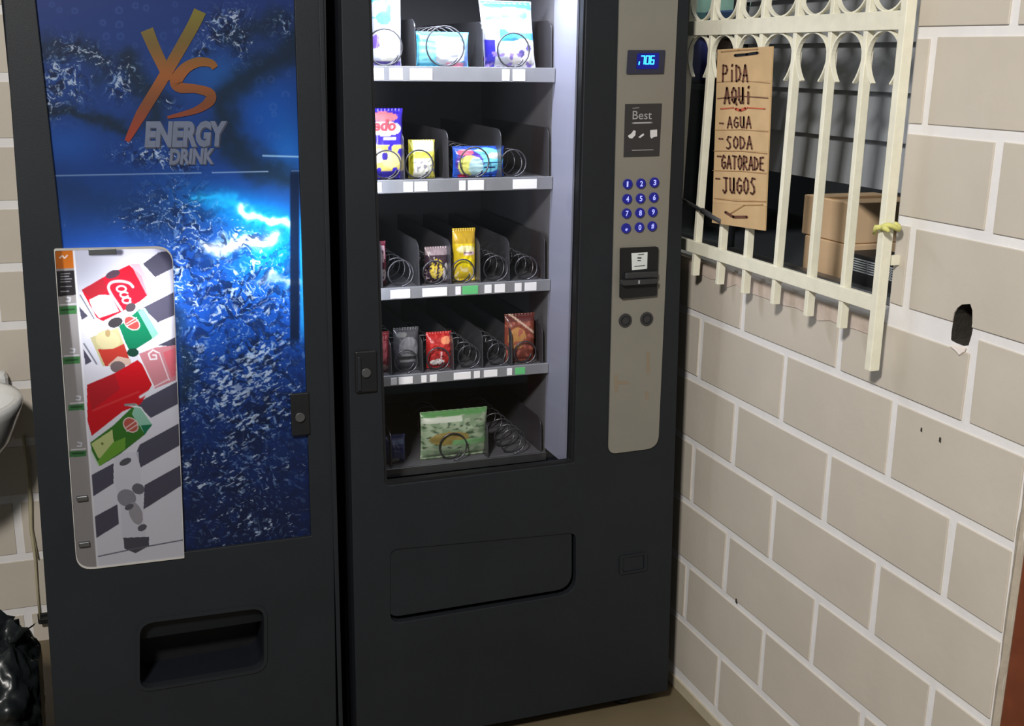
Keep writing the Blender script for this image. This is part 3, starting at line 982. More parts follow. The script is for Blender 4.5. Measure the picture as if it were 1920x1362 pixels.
def on_front(name, body, u0, v0, u1, v1, m, parent, Y=YL, shear=.25, offset=.02, lift=0.0):
    a = at_y(u0, v1, Y); b = at_y(u1, v1 + (u1 - u0) * -.02, Y); c = at_y(u0, v0, Y)
    x = b - a; x[1] = 0; x[2] = 0; y = c - a; y[0] = 0; y[1] = 0
    return font_mesh(name, body, m, parent, a, x / np.linalg.norm(x), y / np.linalg.norm(y), np.linalg.norm(x), np.linalg.norm(y), shear, offset, lift=lift)


on_front('lettering_shadow', 'ENERGY', 273, 229, 431, 280, m_silver_sh, poster, YL, .2, .06)
on_front('lettering', 'ENERGY', 271, 227, 428, 277, m_silver_ink, poster, YL, .2, .055, .0006)
on_front('lettering_shadow', 'DRINK', 319, 281, 405, 311, m_silver_sh, poster, YL, .2, .055)
on_front('lettering', 'DRINK', 317, 279, 403, 309, m_silver_ink, poster, YL, .2, .05, .0006)

# ---- selection panel print (cans on a striped ground)
NY2, NX2 = 620, 240
zt_, zb_ = fxz(200, 462)[1], fxz(183, 1068)[1]
xa_, xb_ = min(p[0] for p in SEL) - .003, max(p[0] for p in SEL) + .003
t = np.linspace(0, 1, NY2)[:, None]; s = np.linspace(0, 1, NX2)[None, :]
P2 = np.stack([xa_ + (xb_ - xa_) * s + 0 * t, np.full((NY2, NX2), -.0018), zt_ + (zb_ - zt_) * t + 0 * s], -1)
U2, V2 = to_px(P2)


def sel_art(u, v):
    c = np.zeros(u.shape + (3,)) + np.array([236, 236, 242.])
    k5 = lambda p: [(80 + a / 4.257, 450 + b / 4.257) for a, b in p]
    k6 = lambda p: [(80 + a / 4.127, 750 + b / 4.127) for a, b in p]

    def put(mask, col, a=1.0):
        nonlocal c
        mk = (mask * a)[..., None] if mask.dtype != bool else (mask.astype(float) * a)[..., None]
        c = c * (1 - mk) + np.array(col, float) * mk

    def poly(p, col, a=1.0): put(inpoly(u, v, p), col, a)

    def line(p, wd, col, a=1.0): put(np.exp(-np.clip(segdist(u, v, p) / wd, 0, 9) ** 4), col, a)

    def ell(cx, cy, rx, ry, col, ang=0, a=1.0):
        an = math.radians(ang); dx, dy = u - cx, v - cy
        q = ((dx * math.cos(an) + dy * math.sin(an)) / rx) ** 2 + ((-dx * math.sin(an) + dy * math.cos(an)) / ry) ** 2
        put(q < 1, col, a)
    put(blob(u, v, 165, 510, 60, 60), (176, 178, 190), .8)
    dk = (84, 82, 98)
    for p in ([(268, 495), (298, 473), (330, 470), (330, 500), (291, 520)], [(268, 577), (330, 546), (330, 590), (296, 605)], [(148, 575), (165, 593), (153, 600)], [(296, 648), (330, 632), (330, 650)],
              [(156, 654), (172, 678), (160, 685)], [(255, 757), (345, 709), (345, 752), (283, 784)], [(262, 834), (345, 789), (345, 831), (264, 877), (255, 850)], [(271, 910), (345, 869), (345, 908), (269, 956)],
              [(170, 892), (213, 869), (213, 907), (174, 932)], [(176, 970), (220, 946), (223, 983), (180, 1010)]):
        poly(p, dk)
    line(k5([(400, 100), (620, 100)]), 6, (92, 92, 104))
    # splashing column and base block
    poly(k6([(560, 420), (740, 400), (760, 600), (780, 900), (800, 1060), (620, 1080), (600, 800), (560, 650)]), (226, 226, 234), .8)
    ell(*k6([(650, 760)])[0], 18, 16, (150, 148, 156), 20); ell(*k6([(740, 690)])[0], 12, 10, (110, 110, 118), 20); ell(*k6([(720, 880)])[0], 12, 22, (170, 168, 172), -20)
    ell(*k6([(770, 990)])[0], 9, 6, (100, 100, 108), -25); ell(*k6([(670, 830)])[0], 9, 5, (100, 100, 108), -25); ell(*k6([(640, 480)])[0], 12, 6, (90, 92, 98), -25)
    poly([(231, 1009), (279, 1007), (280, 1024), (254, 1038), (233, 1029)], (84, 84, 92))
    line([(184, 1044), (250, 1030), (343, 1013)], 1.2, (110, 112, 122))
    # red can at the top
    poly(k5([(290, 420), (330, 430), (450, 620), (420, 640), (380, 610)]), (236, 238, 244)); line(k5([(300, 440), (410, 630)]), 1.3, (120, 122, 130))
    poly(k5([(310, 400), (480, 300), (690, 200), (790, 290), (840, 440), (780, 490), (640, 570), (480, 650), (430, 620)]), (206, 32, 52))
    poly(k5([(310, 400), (480, 300), (520, 400), (400, 480)]), (176, 40, 52))
    poly(k5([(700, 190), (780, 190), (890, 390), (830, 440)]), (240, 176, 184), .85)
    line(k5([(780, 195), (885, 385)]), 1.3, (250, 250, 252))
    poly(k5([(370, 480), (450, 440), (540, 440), (610, 570), (450, 625), (400, 560)]), (234, 232, 236))
    for p in ([(720, 375), (690, 345), (620, 330), (550, 340), (525, 380), (550, 440), (590, 500), (630, 560)],):
        line(smooth_path(k5(p), 4), 2.6, (250, 248, 250))
    for cx, cy, r in ((628, 392, 30), (652, 438, 26), (672, 484, 28)):
        pts = [(cx + r * math.cos(q) * 1.25, cy + r * math.sin(q) * .8) for q in np.linspace(.5, 5.6 if cy != 392 else 6.8, 12)]
        line(k5(pts), 1.7, (250, 248, 250))
    line(k5([(700, 470), (690, 530)]), 1.7, (250, 248, 250))
    # green can with red seal
    poly(k5([(610, 690), (770, 555), (830, 560), (930, 740), (860, 800), (700, 900), (660, 820)]), (22, 128, 88))
    poly(k5([(760, 570), (820, 545), (935, 740), (880, 790)]), (140, 214, 184)); line(k5([(810, 550), (925, 740)]), 1.2, (250, 252, 250))
    ell(*k5([(712, 665)])[0], 17, 12, (236, 206, 200), 35); ell(*k5([(712, 665)])[0], 15, 10, (186, 78, 74), 35)
    line(k5([(670, 690), (760, 640)]), 1, (240, 214, 210)); line(k5([(670, 670), (750, 620)]), .9, (240, 214, 210))
    # apple can
    poly(k5([(320, 810), (390, 780), (480, 1000), (440, 1000)]), (228, 230, 238)); line(k5([(330, 830), (430, 990)]), 1.6, (130, 132, 142))
    poly(k5([(380, 780), (600, 700), (700, 970), (480, 1010)]), (206, 198, 146))
    ell(*k5([(520, 800)])[0], 23, 18, (222, 212, 160), 15); ell(*k5([(520, 745)])[0], 5, 7, (186, 160, 110), 0)
    poly(k5([(440, 875), (560, 870), (650, 830), (700, 980), (500, 1010)]), (196, 62, 50))
    poly(k5([(520, 1000), (600, 930), (700, 950), (710, 990), (560, 1030)]), (222, 190, 170))
    ell(*k5([(600, 1015)])[0], 14, 11, (120, 104, 104), 0); ell(*k5([(580, 660)])[0], 14, 9, (66, 62, 64), -20); ell(*k5([(702, 540)])[0], 10, 8, (84, 72, 78), -30)
    ell(*k5([(560, 275)])[0], 14, 7, (84, 64, 76), -20); ell(*k5([(720, 900)])[0], 11, 8, (30, 70, 56), 0)
    # big red can and a pink one
    poly([(163, 722), (215, 700), (258, 675), (274, 690), (285, 722), (264, 758), (230, 772), (172, 818), (164, 790)], (214, 22, 34))
    poly([(163, 722), (215, 700), (225, 730), (172, 770)], (186, 30, 40)); line([(175, 770), (260, 735)], 2, (236, 90, 80), .5)
    poly(k5([(770, 910), (900, 860), (1065, 840), (1065, 1120), (890, 1190)]), (214, 140, 146)); poly(k5([(960, 900), (1065, 860), (1065, 1080), (1030, 1100)]), (226, 110, 120))
    line(k5([(770, 930), (890, 1180)]), 1.5, (250, 250, 250)); line(k5([(930, 900), (1010, 1120)]), 1.3, (246, 220, 224)); line(k5([(880, 1180), (1010, 1110)]), 1.3, (246, 220, 224))
    line(k5([(920, 900), (880, 880), (845, 910), (860, 955), (910, 950), (905, 920), (880, 920)]), 1.6, (252, 246, 246))
    line(k5([(780, 1255), (870, 1200)]), 3, (240, 238, 242))
    # green can at the bottom
    poly(k6([(370, 330), (545, 200), (690, 60), (760, 60), (850, 190), (790, 270), (600, 420), (440, 515), (380, 420)]), (58, 120, 40))
    poly(k6([(690, 110), (720, 30), (760, 60), (850, 190), (790, 265)]), (150, 206, 178)); line(k6([(640, 40), (760, 60), (845, 180)]), 1.3, (246, 246, 246)); poly(k6([(760, 200), (850, 190), (790, 270)]), (24, 120, 80))
    poly(k6([(375, 340), (540, 230), (550, 330), (470, 460), (430, 450)]), (200, 212, 138)); ell(*k6([(462, 340)])[0], 2.6, 2.6, (110, 130, 60))
    poly(k6([(545, 330), (640, 290), (640, 380), (440, 515), (420, 480)]), (112, 170, 56))
    ell(*k6([(682, 195)])[0], 16, 13, (232, 206, 198), 40); ell(*k6([(682, 195)])[0], 14, 11, (190, 92, 78), 40)
    line(k6([(640, 220), (725, 160)]), 1, (240, 214, 206)); line(k6([(650, 245), (735, 190)]), 1, (240, 214, 206))
    line(k6([(375, 400), (430, 510)]), 2, (214, 232, 214))
    line(k6([(640, 40), (710, 35)]), 2.5, (150, 150, 150))
    # grey strip at the left with its labels
    lx = 138 + (v - 470) * (183 - 138) / 592.
    st = u < lx
    put(st, (166, 162, 158))
    poly([(96, 462), (137, 462), (140, 503), (98, 505)], (214, 116, 34))
    line(smooth_path([(112, 484), (117, 480), (121, 484), (126, 479)], 4), 1.3, (250, 240, 230))
    poly([(100, 509), (140, 507), (143, 553), (104, 557)], (44, 42, 44))
    for yy in (514, 519, 524, 529, 538, 547): line([(114, yy), (128 + yy % 7, yy - 1)], .9, (190, 190, 190), .8)
    for x0_, x1_, y0_, h_ in ((109, 144, 573, 16), (117, 150, 669, 13), (128, 158, 758, 11), (130, 162, 845, 11)):
        poly([(x0_, y0_ + 2), (x1_, y0_), (x1_, y0_ + h_), (x0_, y0_ + h_ + 2)], (70, 128, 74))
        line([(x0_ + 6, y0_ + h_ * .55), (x1_ - 5, y0_ + h_ * .45)], 1.6, (30, 66, 36), .8)
        line([(x0_ + 4, y0_ - 1), (x1_ - 2, y0_ - 3)], 1.2, (226, 228, 226))
        line([(x0_ + 16, y0_ - 15), (x0_ + 23, y0_ - 14), (x0_ + 22, y0_ - 8), (x0_ + 15, y0_ - 8)], 1.4, (226, 228, 232))
    put(np.exp(-((u - lx) / 2.0) ** 4), (250, 250, 250))
    return c


a2 = sel_art(U2, V2)
cx_, cz_ = P2[..., 0], P2[..., 2]
selr = rounded([fxz(101, 466), fxz(323, 461), fxz(345.5, 1046), fxz(144, 1070)], [.004, .034, .001, .036], 8)
mk2 = inpoly(cx_, cz_, selr)
selp = grid_mesh('selection_print', P2, lin(a2 * np.array([.82, .82, .85])), m_print, dm, mk2)
register(selp)
plate('selection_panel_edge', [selr, [(p[0] + (-.235 - .224 - p[0]) * .012, p[1] + (.93 - p[1]) * .012) for p in selr]], -.0035, .0004, 'y', mat('pale_panel_edge', (170, 168, 164), .4), dm)
for (u, v) in ((154, 933), (158, 1019)):
    x, z = fxz(u, v, 0)
    box('selection_button', x - .011, x + .011, -.009, -.0012, z - .0055, z + .0055, m_dsteel, dm, bevel=.002)
# dark tape mark over the panel's top edge
x, z = fxz(192, 470, 0)
box('panel_latch', x - .026, x + .026, -.006, -.0012, z - .008, z + .004, m_dsteel, dm, bevel=.001)
# lock
lk = box('lock_plate', fxz(545, 780)[0], fxz(580, 780)[0], -.006, .0006, fxz(562, 816)[1], fxz(562, 736)[1], m_black2, dm, bevel=.003); register(lk)
x, z = fxz(562, 782, -.006)
plate('lock_cylinder', [circle(x, z, .0105, 18)], -.012, -.0055, 'y', m_dsteel, lk, bevel=.001)
# strip added along the door's hinge side for its bright edge highlight
box('hinge_edge_highlight', RX(1.0) - .006, RX(1.0) + .004, -.004, .0004, .06, ZT - .01, m_black, dm, bevel=.0015)

# ================================================================== SNACK MACHINE (right)
sm = empty('snack_vending_machine', (0.42, .4, 0), 'black snack vending machine with lit glass front beside the block wall', 'vending machine')
SLX = lambda z: 0.000 + z * .002
SRX = lambda z: 0.842 - z * .0245
outer = [(SLX(.04), .04), (SRX(.04), .04), (SRX(ZT), ZT), (SLX(ZT), ZT)]
GX0 = lambda z: .079 - (z - .70) * .0165
GX1 = .545
GZ0, GZ1 = 0.712, 1.86
hole = rounded([(GX0(GZ0), GZ0), (GX1 + .004, GZ0 + .004), (GX1, GZ1), (GX0(GZ1), GZ1)], [.014, .004, .004, .004], 4)
tray = rounded([fxz(732, 1171), fxz(1080, 1113), fxz(1080, 1000), fxz(732, 1032)], [.03, .045, .02, .02])
plate('door', [outer, hole, tray], 0.0, 0.035, 'y', m_black, sm, bevel=.0015)
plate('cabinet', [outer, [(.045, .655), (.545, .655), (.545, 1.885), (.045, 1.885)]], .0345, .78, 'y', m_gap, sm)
box('cabinet_back', .046, .544, .70, .775, .656, 1.884, m_inner, sm)
box('interior_lining', .0455, .0475, .036, .699, .657, 1.884, m_inner, sm)
box('interior_lining', .5425, .5445, .175, .699, .657, 1.884, m_inner, sm)
box('light_panel', .5405, .5447, .037, .172, .70, 1.884, m_lightpanel, sm)
box('lamp_tube_housing', .06, .54, .05, .12, 1.874, 1.8845, m_lightpanel, sm)
box('glass_pane', .046, .5395, .024, .028, .70, 1.87, m_glass, sm)
# gasket round the glass
inner = rounded([(GX0(GZ0) + .006, GZ0 + .007), (GX1 - .002, GZ0 + .009), (GX1 - .004, GZ1 - .006), (GX0(GZ1) + .006, GZ1 - .006)], [.012, .004, .004, .004], 4)
plate('glass_gasket', [hole, inner], .004, .0235, 'y', m_black2, sm)
# delivery flap: plate inside its opening, hanging a little proud and leaving a gap at right and bottom
fl = rounded([fxz(728, 1160), fxz(1073, 1104), fxz(1073, 996), fxz(728, 1026)], [.03, .045, .018, .018])
plate('delivery_flap', [fl], .003, .016, 'y', m_black, sm, bevel=.003)
box('delivery_chute', .07, .56, .0345, .0351, .34, .50, m_black2, sm)
for x in (.06, .735):
    for y in (.06, .70):
        f = tube('foot', [(x, y, 0.0), (x, y, .041)], .014, m_dsteel, sm, 12)
        register(f)
        tube('foot_pad', [(x, y, 0.0), (x, y, .010)], .024, m_black2, f, 14)
# lock with recessed handle
hx0, hz0 = fxz(666, 737); hx1, hz1 = fxz(705, 655)
hd = box('lock_handle', hx0, hx1, -.008, .0006, hz0, hz1, m_black2, sm, bevel=.004); register(hd)
box('handle_grip', hx0 + .004, hx0 + .012, -.012, -.007, hz0 + .006, hz1 - .012, m_black, hd, bevel=.002)
x, z = fxz(686, 699, -.008)
plate('lock_cylinder', [circle(x, z, .0105, 18)], -.013, -.0075, 'y', m_dsteel, hd, bevel=.001)
# coin return hatch
cr = rounded([fxz(1161, 1078), fxz(1212, 1069), fxz(1213, 1035), fxz(1161, 1043)], .006)
crx = sum(p[0] for p in cr) / len(cr); crz = sum(p[1] for p in cr) / len(cr)
plate('coin_return_frame', [cr, [(crx + (p[0] - crx) * .78, crz + (p[1] - crz) * .78) for p in cr]], -.004, .0004, 'y', m_black, sm, bevel=.001)
plate('coin_return_flap', [[(crx + (p[0] - crx) * .74, crz + (p[1] - crz) * .74) for p in cr]], -.0015, .0004, 'y', m_black, sm)
# ---- control panel
PX0 = lambda z: .6385 - (z - .73) * .0145
PX1 = lambda z: .7745 - (z - .73) * .006
cp = rounded([(PX0(.730), .730), (PX1(.730), .732), (PX1(ZT - .02), ZT - .02), (PX0(ZT - .02), ZT - .02)], [.022, .034, .01, .01], 8)
plate('control_panel', [cp], -.004, .0004, 'y', m_panel, sm, bevel=.0015)
YP = -.004
for u0, v0, u1, v1 in ((1212, 660, 1218, 702), (1152, 703, 1158, 736), (1158, 715, 1178, 721), (1210, 734, 1216, 749)):
    plate('glue_stain', [rounded([fxz(u0, v1, YP), fxz(u1, v1, YP), fxz(u1, v0, YP), fxz(u0, v0, YP)], .002, 3)], YP - .0005, YP + .0002, 'y', mat('tan_glue_stain', (126, 114, 96), .6), sm)


def pquad(pts, Y=YP): return [fxz(*p, Y) for p in pts]


dp = plate('display', [rounded(pquad([(1174, 139), (1243, 138), (1246, 94), (1177, 94)]), .002)], YP - .004, YP + .0004, 'y', m_dispbez, sm, bevel=.001); register(dp)
plate('display_window', [rounded(pquad([(1193, 130), (1234, 129), (1236, 99), (1195, 100)], YP - .0045), .004)], YP - .0052, YP - .004, 'y', m_ledbg, dp)
# seven-segment digits 7 0 6 with a leading tick
SEG = {'7': 'abc', '0': 'abcdef', '6': 'acdefg', "'": 'f'}


def seg_digit(ch, u, v, w_, h_):
    pts = {'a': [(0, 0), (1, 0)], 'b': [(1, 0), (1, .5)], 'c': [(1, .5), (1, 1)], 'd': [(0, 1), (1, 1)], 'e': [(0, .5), (0, 1)], 'f': [(0, 0), (0, .5)], 'g': [(0, .5), (1, .5)]}
    out = []
    for sname in SEG[ch]:
        out += stroke_polys([(u + (p[0]) * w_ - p[1] * 1.5, v + p[1] * h_) for p in pts[sname]], 2.4)
    return out


pl = []
for ch, u in (('7', 1203), ('0', 1212), ('6', 1221)): pl += seg_digit(ch, u, 105, 6, 15)
pl += stroke_polys([(1199, 116), (1198, 121)], 2.4)
V, F = [], []
for p in pl:
    k = len(V)
    for q in p:
        x, z = fxz(q[0], q[1], YP - .0056); V.append((x, YP - .0056, z))
    F.append(tuple(range(k, k + len(p))))
build('display_digits', V, F, m_led, dp, recalc=False)
# black card-reader sticker
sk = plate('card_sticker', [pquad([(1169, 295), (1236, 293), (1241, 194), (1172, 195)])], YP - .0008, YP + .0002, 'y', m_stick, sm); register(sk)
on_front('lettering', 'Best', 1186, 208, 1222, 224, m_stickt, sk, YP - .001, 0, 0)
m_stickw = mat('pale_sticker_print', (200, 200, 202), .6)
for nm, pl in (('printed_line', stroke_polys([(1186, 203), (1198, 202)], 1.2)), ('printed_line', stroke_polys([(1186, 231), (1222, 230)], 3)), ('printed_line', stroke_polys([(1185, 282), (1225, 281)], 1.3)),
               ('printed_icon', [[(1177, 255), (1184, 250), (1188, 244), (1192, 246), (1191, 254), (1185, 260), (1180, 259)]]), ('printed_icon', [[(1197, 257), (1206, 250), (1208, 253), (1200, 259)]]),
               ('printed_icon', [[(1219, 244), (1232, 243), (1232, 256), (1226, 257), (1221, 260), (1219, 256)]])):
    V, F = [], []
    for p in pl:
        k = len(V)
        for q in p:
            x, z = fxz(q[0], q[1], YP - .001); V.append((x, YP - .0012, z))
        F.append(tuple(range(k, k + len(p))))
    build(nm, V, F, m_stickw if nm == 'printed_icon' else m_stickt, sk, recalc=False)
# keypad
keys = ['1', '2', '3', '4', '5', '6', '7', '8', '9', '*', '0', '#']
GRID = [[(1176, 345), (1201, 344), (1226, 342)], [(1175, 373), (1200, 372), (1225, 370)], [(1174, 400), (1199, 399), (1223, 397)], [(1173, 428), (1198, 426), (1222, 424)]]
for r in range(4):
    for c in range(3):
        x, z = fxz(*GRID[r][c], YP)
        b = plate('key_button', [circle(x, z, .0115, 20)], YP - .005, YP + .0004, 'y', m_btn, sm, bevel=.0015); register(b)
        font_mesh('key_digit', keys[r * 3 + c], m_digit, b, (x - .0036, YP - .0054, z - .0062), (1, 0, 0), (0, 0, 1), .0072 if keys[r * 3 + c] != '1' else .004, .0124 if keys[r * 3 + c] != '*' else .007, 0, .02)
# bill acceptor
ba = plate('bill_acceptor', [rounded(pquad([(1161, 559), (1228, 553), (1231, 462), (1162, 465)]), .004)], YP - .010, YP + .0004, 'y', m_black2, sm, bevel=.003); register(ba)
plate('bill_lip', [rounded(pquad([(1166, 535), (1230, 531), (1231, 522), (1166, 526)], YP - .02), .003)], YP - .026, YP - .009, 'y', m_stick, ba, bevel=.002)
box('bill_hood', fxz(1166, 515)[0], fxz(1226, 515)[0], YP - .018, YP - .009, fxz(1190, 520)[1], fxz(1190, 508)[1], m_stick, ba, bevel=.003)
ws = plate('white_note', [pquad([(1185, 507), (1213, 504), (1214, 473), (1184, 475)], YP - .0105)], YP - .0112, YP - .0098, 'y', m_white, ba)
pl = stroke_polys([(1196, 484), (1202, 484)], 2.4) + stroke_polys([(1196, 489), (1201, 489)], 2) + stroke_polys([(1190, 500), (1209, 498)], 1.5) + stroke_polys([(1197, 478), (1207, 477)], 1.6)
V, F = [], []
for p in pl:
    k = len(V)
    for q in p:
        x, z = fxz(q[0], q[1], YP - .0115); V.append((x, YP - .0116, z))
    F.append(tuple(range(k, k + len(p))))
build('note_print', V, F, m_stick, ba, recalc=False)
x, z = fxz(1198, 529, YP - .026); box('slot_lamp', x - .002, x + .002, YP - .0275, YP - .0255, z - .004, z + .004, m_stickt, ba)
for (u, v) in ((1172, 601), (1212, 598)):
    x, z = fxz(u, v, YP)
    cs = plate('coin_disc', [circle(x, z, .0168, 24)], YP - .003, YP + .0004, 'y', m_stick, sm, bevel=.001); register(cs)
    plate('coin_disc_ring', [circle(x, z, .0115, 20), circle(x, z, .0095, 20)], YP - .0042, YP - .0025, 'y', m_black2, cs)

# ---- shelves with price rails, dividers and coils
YS = .158
SHELF = [1.640, 1.388, 1.138, .925, .690]         # top surface at the front
strip_h = [.030, .027, .025, .022, .018]
DIV = [[(778, 35), (905, 40), (1035, 38)], [(757, 250), (840, 245), (940, 242), (1030, 240)],
       [(715, 455), (785, 453), (845, 452), (900, 450), (955, 448), (1022, 440)],
       [(733, 640), (792, 634), (850, 628), (905, 622), (960, 617), (1018, 610)], [(733, 810), (915, 795), (1015, 785)]]
COILS = [[(722, 95, 34), (835, 94, 38), (963, 95, 33)], [(725, 300, 28), (786, 300, 28), (890, 312, 30), (963, 306, 27)],
         [(752, 520, 26), (815, 512, 24), (868, 505, 24), (930, 508, 26), (987, 500, 24)],
         [(762, 680, 24), (822, 672, 24), (880, 665, 24), (935, 658, 24), (985, 650, 24)], [(850, 850, 30), (962, 838, 28)]]
helix = []
LABELS = [[(0, .10, 'w'), (.13, .2, 'w'), (.24, .36, 'w'), (.75, .79, 'w'), (.81, .88, 'w')], [(.01, .08, 'w'), (.20, .25, 'w'), (.26, .33, 'w'), (.51, .545, 'w'), (.56, .65, 'w'), (.82, .96, 'w')],
          [(.01, .05, 'w'), (.12, .23, 'w'), (.30, .44, 'w'), (.49, .52, 'w'), (.53, .62, 'g'), (.66, .70, 'w'), (.72, .78, 'w'), (.84, .88, 'w'), (.90, .97, 'w')],
          [(.01, .06, 'w'), (.115, .15, 'w'), (.16, .24, 'w'), (.29, .32, 'w'), (.34, .38, 'w'), (.48, .58, 'w'), (.60, .635, 'w'), (.66, .74, 'w'), (.80, .83, 'w'), (.85, .91, 'g')], []]
coil_me = {}


def coil(name, x, z, r, parent):
    key = round(r, 4)
    if key not in coil_me:
        pts = [(r * math.sin(a), min(a, 5.2) / 5.2 * .010 + max(a - 5.2, 0) / (2 * math.pi) * .050, -r * math.cos(a)) for a in np.linspace(0, 2 * math.pi * 7, 7 * 22)]
        V, F = tubegeo(pts, .0020, 5)
        o = build(name, V, F, m_wire, None, smooth=True); coil_me[key] = o.data
        bpy.data.objects.remove(o)
    o = link(name, coil_me[key], parent)
    o.location = Vector((x, YS + .008, z))
    return o


SH = []
for i, zt in enumerate(SHELF):
    h = strip_h[i]
    sh = box('shelf', .0485, .539, YS + .004, .69, zt - .006, zt, m_inner, sm); register(sh); SH.append(sh)
    rl = box('price_rail', .0485, .539, YS - .004, YS + .0035, zt - h, zt + .003, m_rail if i < 4 else m_dsteel, sh, bevel=.0008)
    for a, b, k in LABELS[i]:
        box('price_label', .085 + a * .43, .085 + b * .43, YS - .0055, YS - .0035, zt - h + .003, zt - .002, m_labelg if k == 'g' else m_label, sh)
    for (u, v) in DIV[i]:
        x, zd = fxz(u, v, YS + .01)
        if x > .536: x = .536
        zd = min(zd, zt + .13)
        lp = [(YS + .006, zt + .0005), (.66, zt + .0005), (.66, zd), (YS + .03, zd), (YS + .012, zd - .012)]
        plate('shelf_divider', [rounded(lp, [0, 0, 0, .015, .015], 3)], x - .001, x + .001, 'x', m_divider, sh)
    for (u, v, r) in COILS[i]:
        x, zc = fxz(u, v, YS + .012)
        rr = r * .00115
        coil('coil', x, zt + rr + .004, rr, sh)

# ---- snacks
random.seed(3)


def snack(name, label, u0, v0, u1, v1, shelf, painter, thick=.03, tilt=0.0, lean=0.0, Y=None, crimp=True, group=None, nx=44, nz=56, stand=True, pinch=.25):
    """a sealed pillow bag: bulging front and back, flat crimped ends"""
    Y = YS + .044 if Y is None else Y
    zt = SHELF[shelf]
    xa, zb = fxz(u0, v1, Y); xb, _ = fxz(u1, v1, Y); _, ztop = fxz((u0 + u1) / 2, v0, Y)
    W, H = xb - xa, ztop - (zt + .001)
    root = empty(name, ((xa + xb) / 2, Y, zt), label, 'snack', group)
    V, F, C = [], [], []
    for side in (-1, 1):
        for j in range(nz + 1):
            for i in range(nx + 1):
                s, t = i / nx, j / nz
                a = (1 - (2 * s - 1) ** 4) ** .5
                tt = np.clip((t - .05) / .90, 0, 1) if crimp else t
                bb = (max(0, 1 - (2 * tt - 1) ** 2)) ** .6
                d = thick / 2 * a * bb
                d += .0022 * noise.noise((s * 7 + u0, t * 9, v0)) * a * bb
                ww = 1 - pinch * .25 * bb * (1 - abs(2 * t - 1))
                x = (s - .5) * W * (1 - .10 * bb * pinch)
                z = t * H
                y = side * d
                if crimp and (t <= .05 or t >= .95): y = side * .0006 + .0012 * math.sin(s * 60)
                # tilt in the plane of the front, lean backwards
                x2 = x + z * math.tan(tilt); y2 = y + z * math.tan(lean)
                V.append(((xa + xb) / 2 + x2, Y + y2, zt + .0012 + z))
                C.append(painter(s, t))
    st = (nx + 1) * (nz + 1)
    for k in range(2):
        for j in range(nz):
            for i in range(nx):
                a = k * st + j * (nx + 1) + i
                F.append((a, a + 1, a + nx + 2, a + nx + 1))
    # close the rim
    rim = [i for i in range(nx + 1)] + [(j + 1) * (nx + 1) + nx for j in range(nz)] + [nz * (nx + 1) + i for i in range(nx - 1, -1, -1)] + [j * (nx + 1) for j in range(nz - 1, 0, -1)]
    for a, b in zip(rim, rim[1:] + rim[:1]): F.append((a, b, b + st, a + st))
    o = build('wrapper', V, F, m_foil, root, smooth=True)
    set_attr(o.data, lin(np.array(C)))
    register(o)
    return root, o


m_foil = mat('printed_foil_wrapper', (255, 255, 255), .32, var=.03, attr='print', bump=.12, bscale=40, coat=.3)


def pnt(base, feats, seed=0):
    """painter: list of (kind, args, colour) evaluated in order in wrapper coordinates s (across), t (up)"""
    def f(s, t):
        c = np.array(base, float)
        for k, a, col in feats:
            if k == 'rect': w_ = a[0] < s < a[1] and a[2] < t < a[3]
            elif k == 'ell': w_ = ((s - a[0]) / a[2]) ** 2 + ((t - a[1]) / a[3]) ** 2 < 1
            elif k == 'noise': w_ = noise.noise((s * a[0] + seed, t * a[0] * 1.4, seed)) > a[1] and a[2] < t < a[3]
            elif k == 'diag': w_ = a[0] < t + a[2] * s < a[1]
            if w_: c = np.array(col, float)
        return c
    return f


WH = (206, 212, 224)
r1, _ = snack('snack_bag', 'tall white and sky blue snack bag at the left end of the top shelf', 697, -40, 752, 120, 0,
      pnt(WH, [('rect', (0, 1, .8, 1), (238, 190, 206)), ('noise', (5, .12, .55, .95), (84, 186, 226)), ('ell', (.35, .55, .25, .08), (90, 170, 226)), ('ell', (.5, .25, .42, .2), (250, 250, 236)), ('rect', (0, 1, 0, .07), (84, 70, 150)), ('ell', (.1, .28, .14, .08), (120, 90, 180))], 2), .045)
snack('snack_packet', 'short wide pale blue packet in the middle of the top shelf', 780, 60, 878, 126, 0,
      pnt((84, 186, 226), [('ell', (.6, .45, .36, .4), WH), ('rect', (0, .35, .12, .7), (130, 214, 232)), ('ell', (.1, .85, .12, .1), (60, 140, 210)), ('rect', (.55, 1, 0, .14), (238, 150, 180)), ('rect', (.9, 1, 0, 1), (120, 150, 220))], 4), .032)
snack('snack_bag', 'tall white and cyan snack bag leaning left at the right of the top shelf', 908, 2, 1004, 124, 0,
      pnt(WH, [('rect', (0, 1, .86, 1), (70, 176, 226)), ('ell', (.55, .85, .4, .045), (232, 120, 160)), ('noise', (4, .15, .4, .9), (80, 184, 228)), ('rect', (.5, 1, .42, .52), (90, 170, 220)), ('ell', (.75, .24, .34, .2), (250, 248, 244)), ('rect', (0, .2, 0, .42), (54, 48, 190)), ('ell', (.7, .22, .06, .06), (110, 100, 180)), ('ell', (.85, .3, .06, .05), (110, 100, 180)), ('noise', (9, .25, 0, .25), (150, 130, 214))], 6), .045, tilt=-.10)
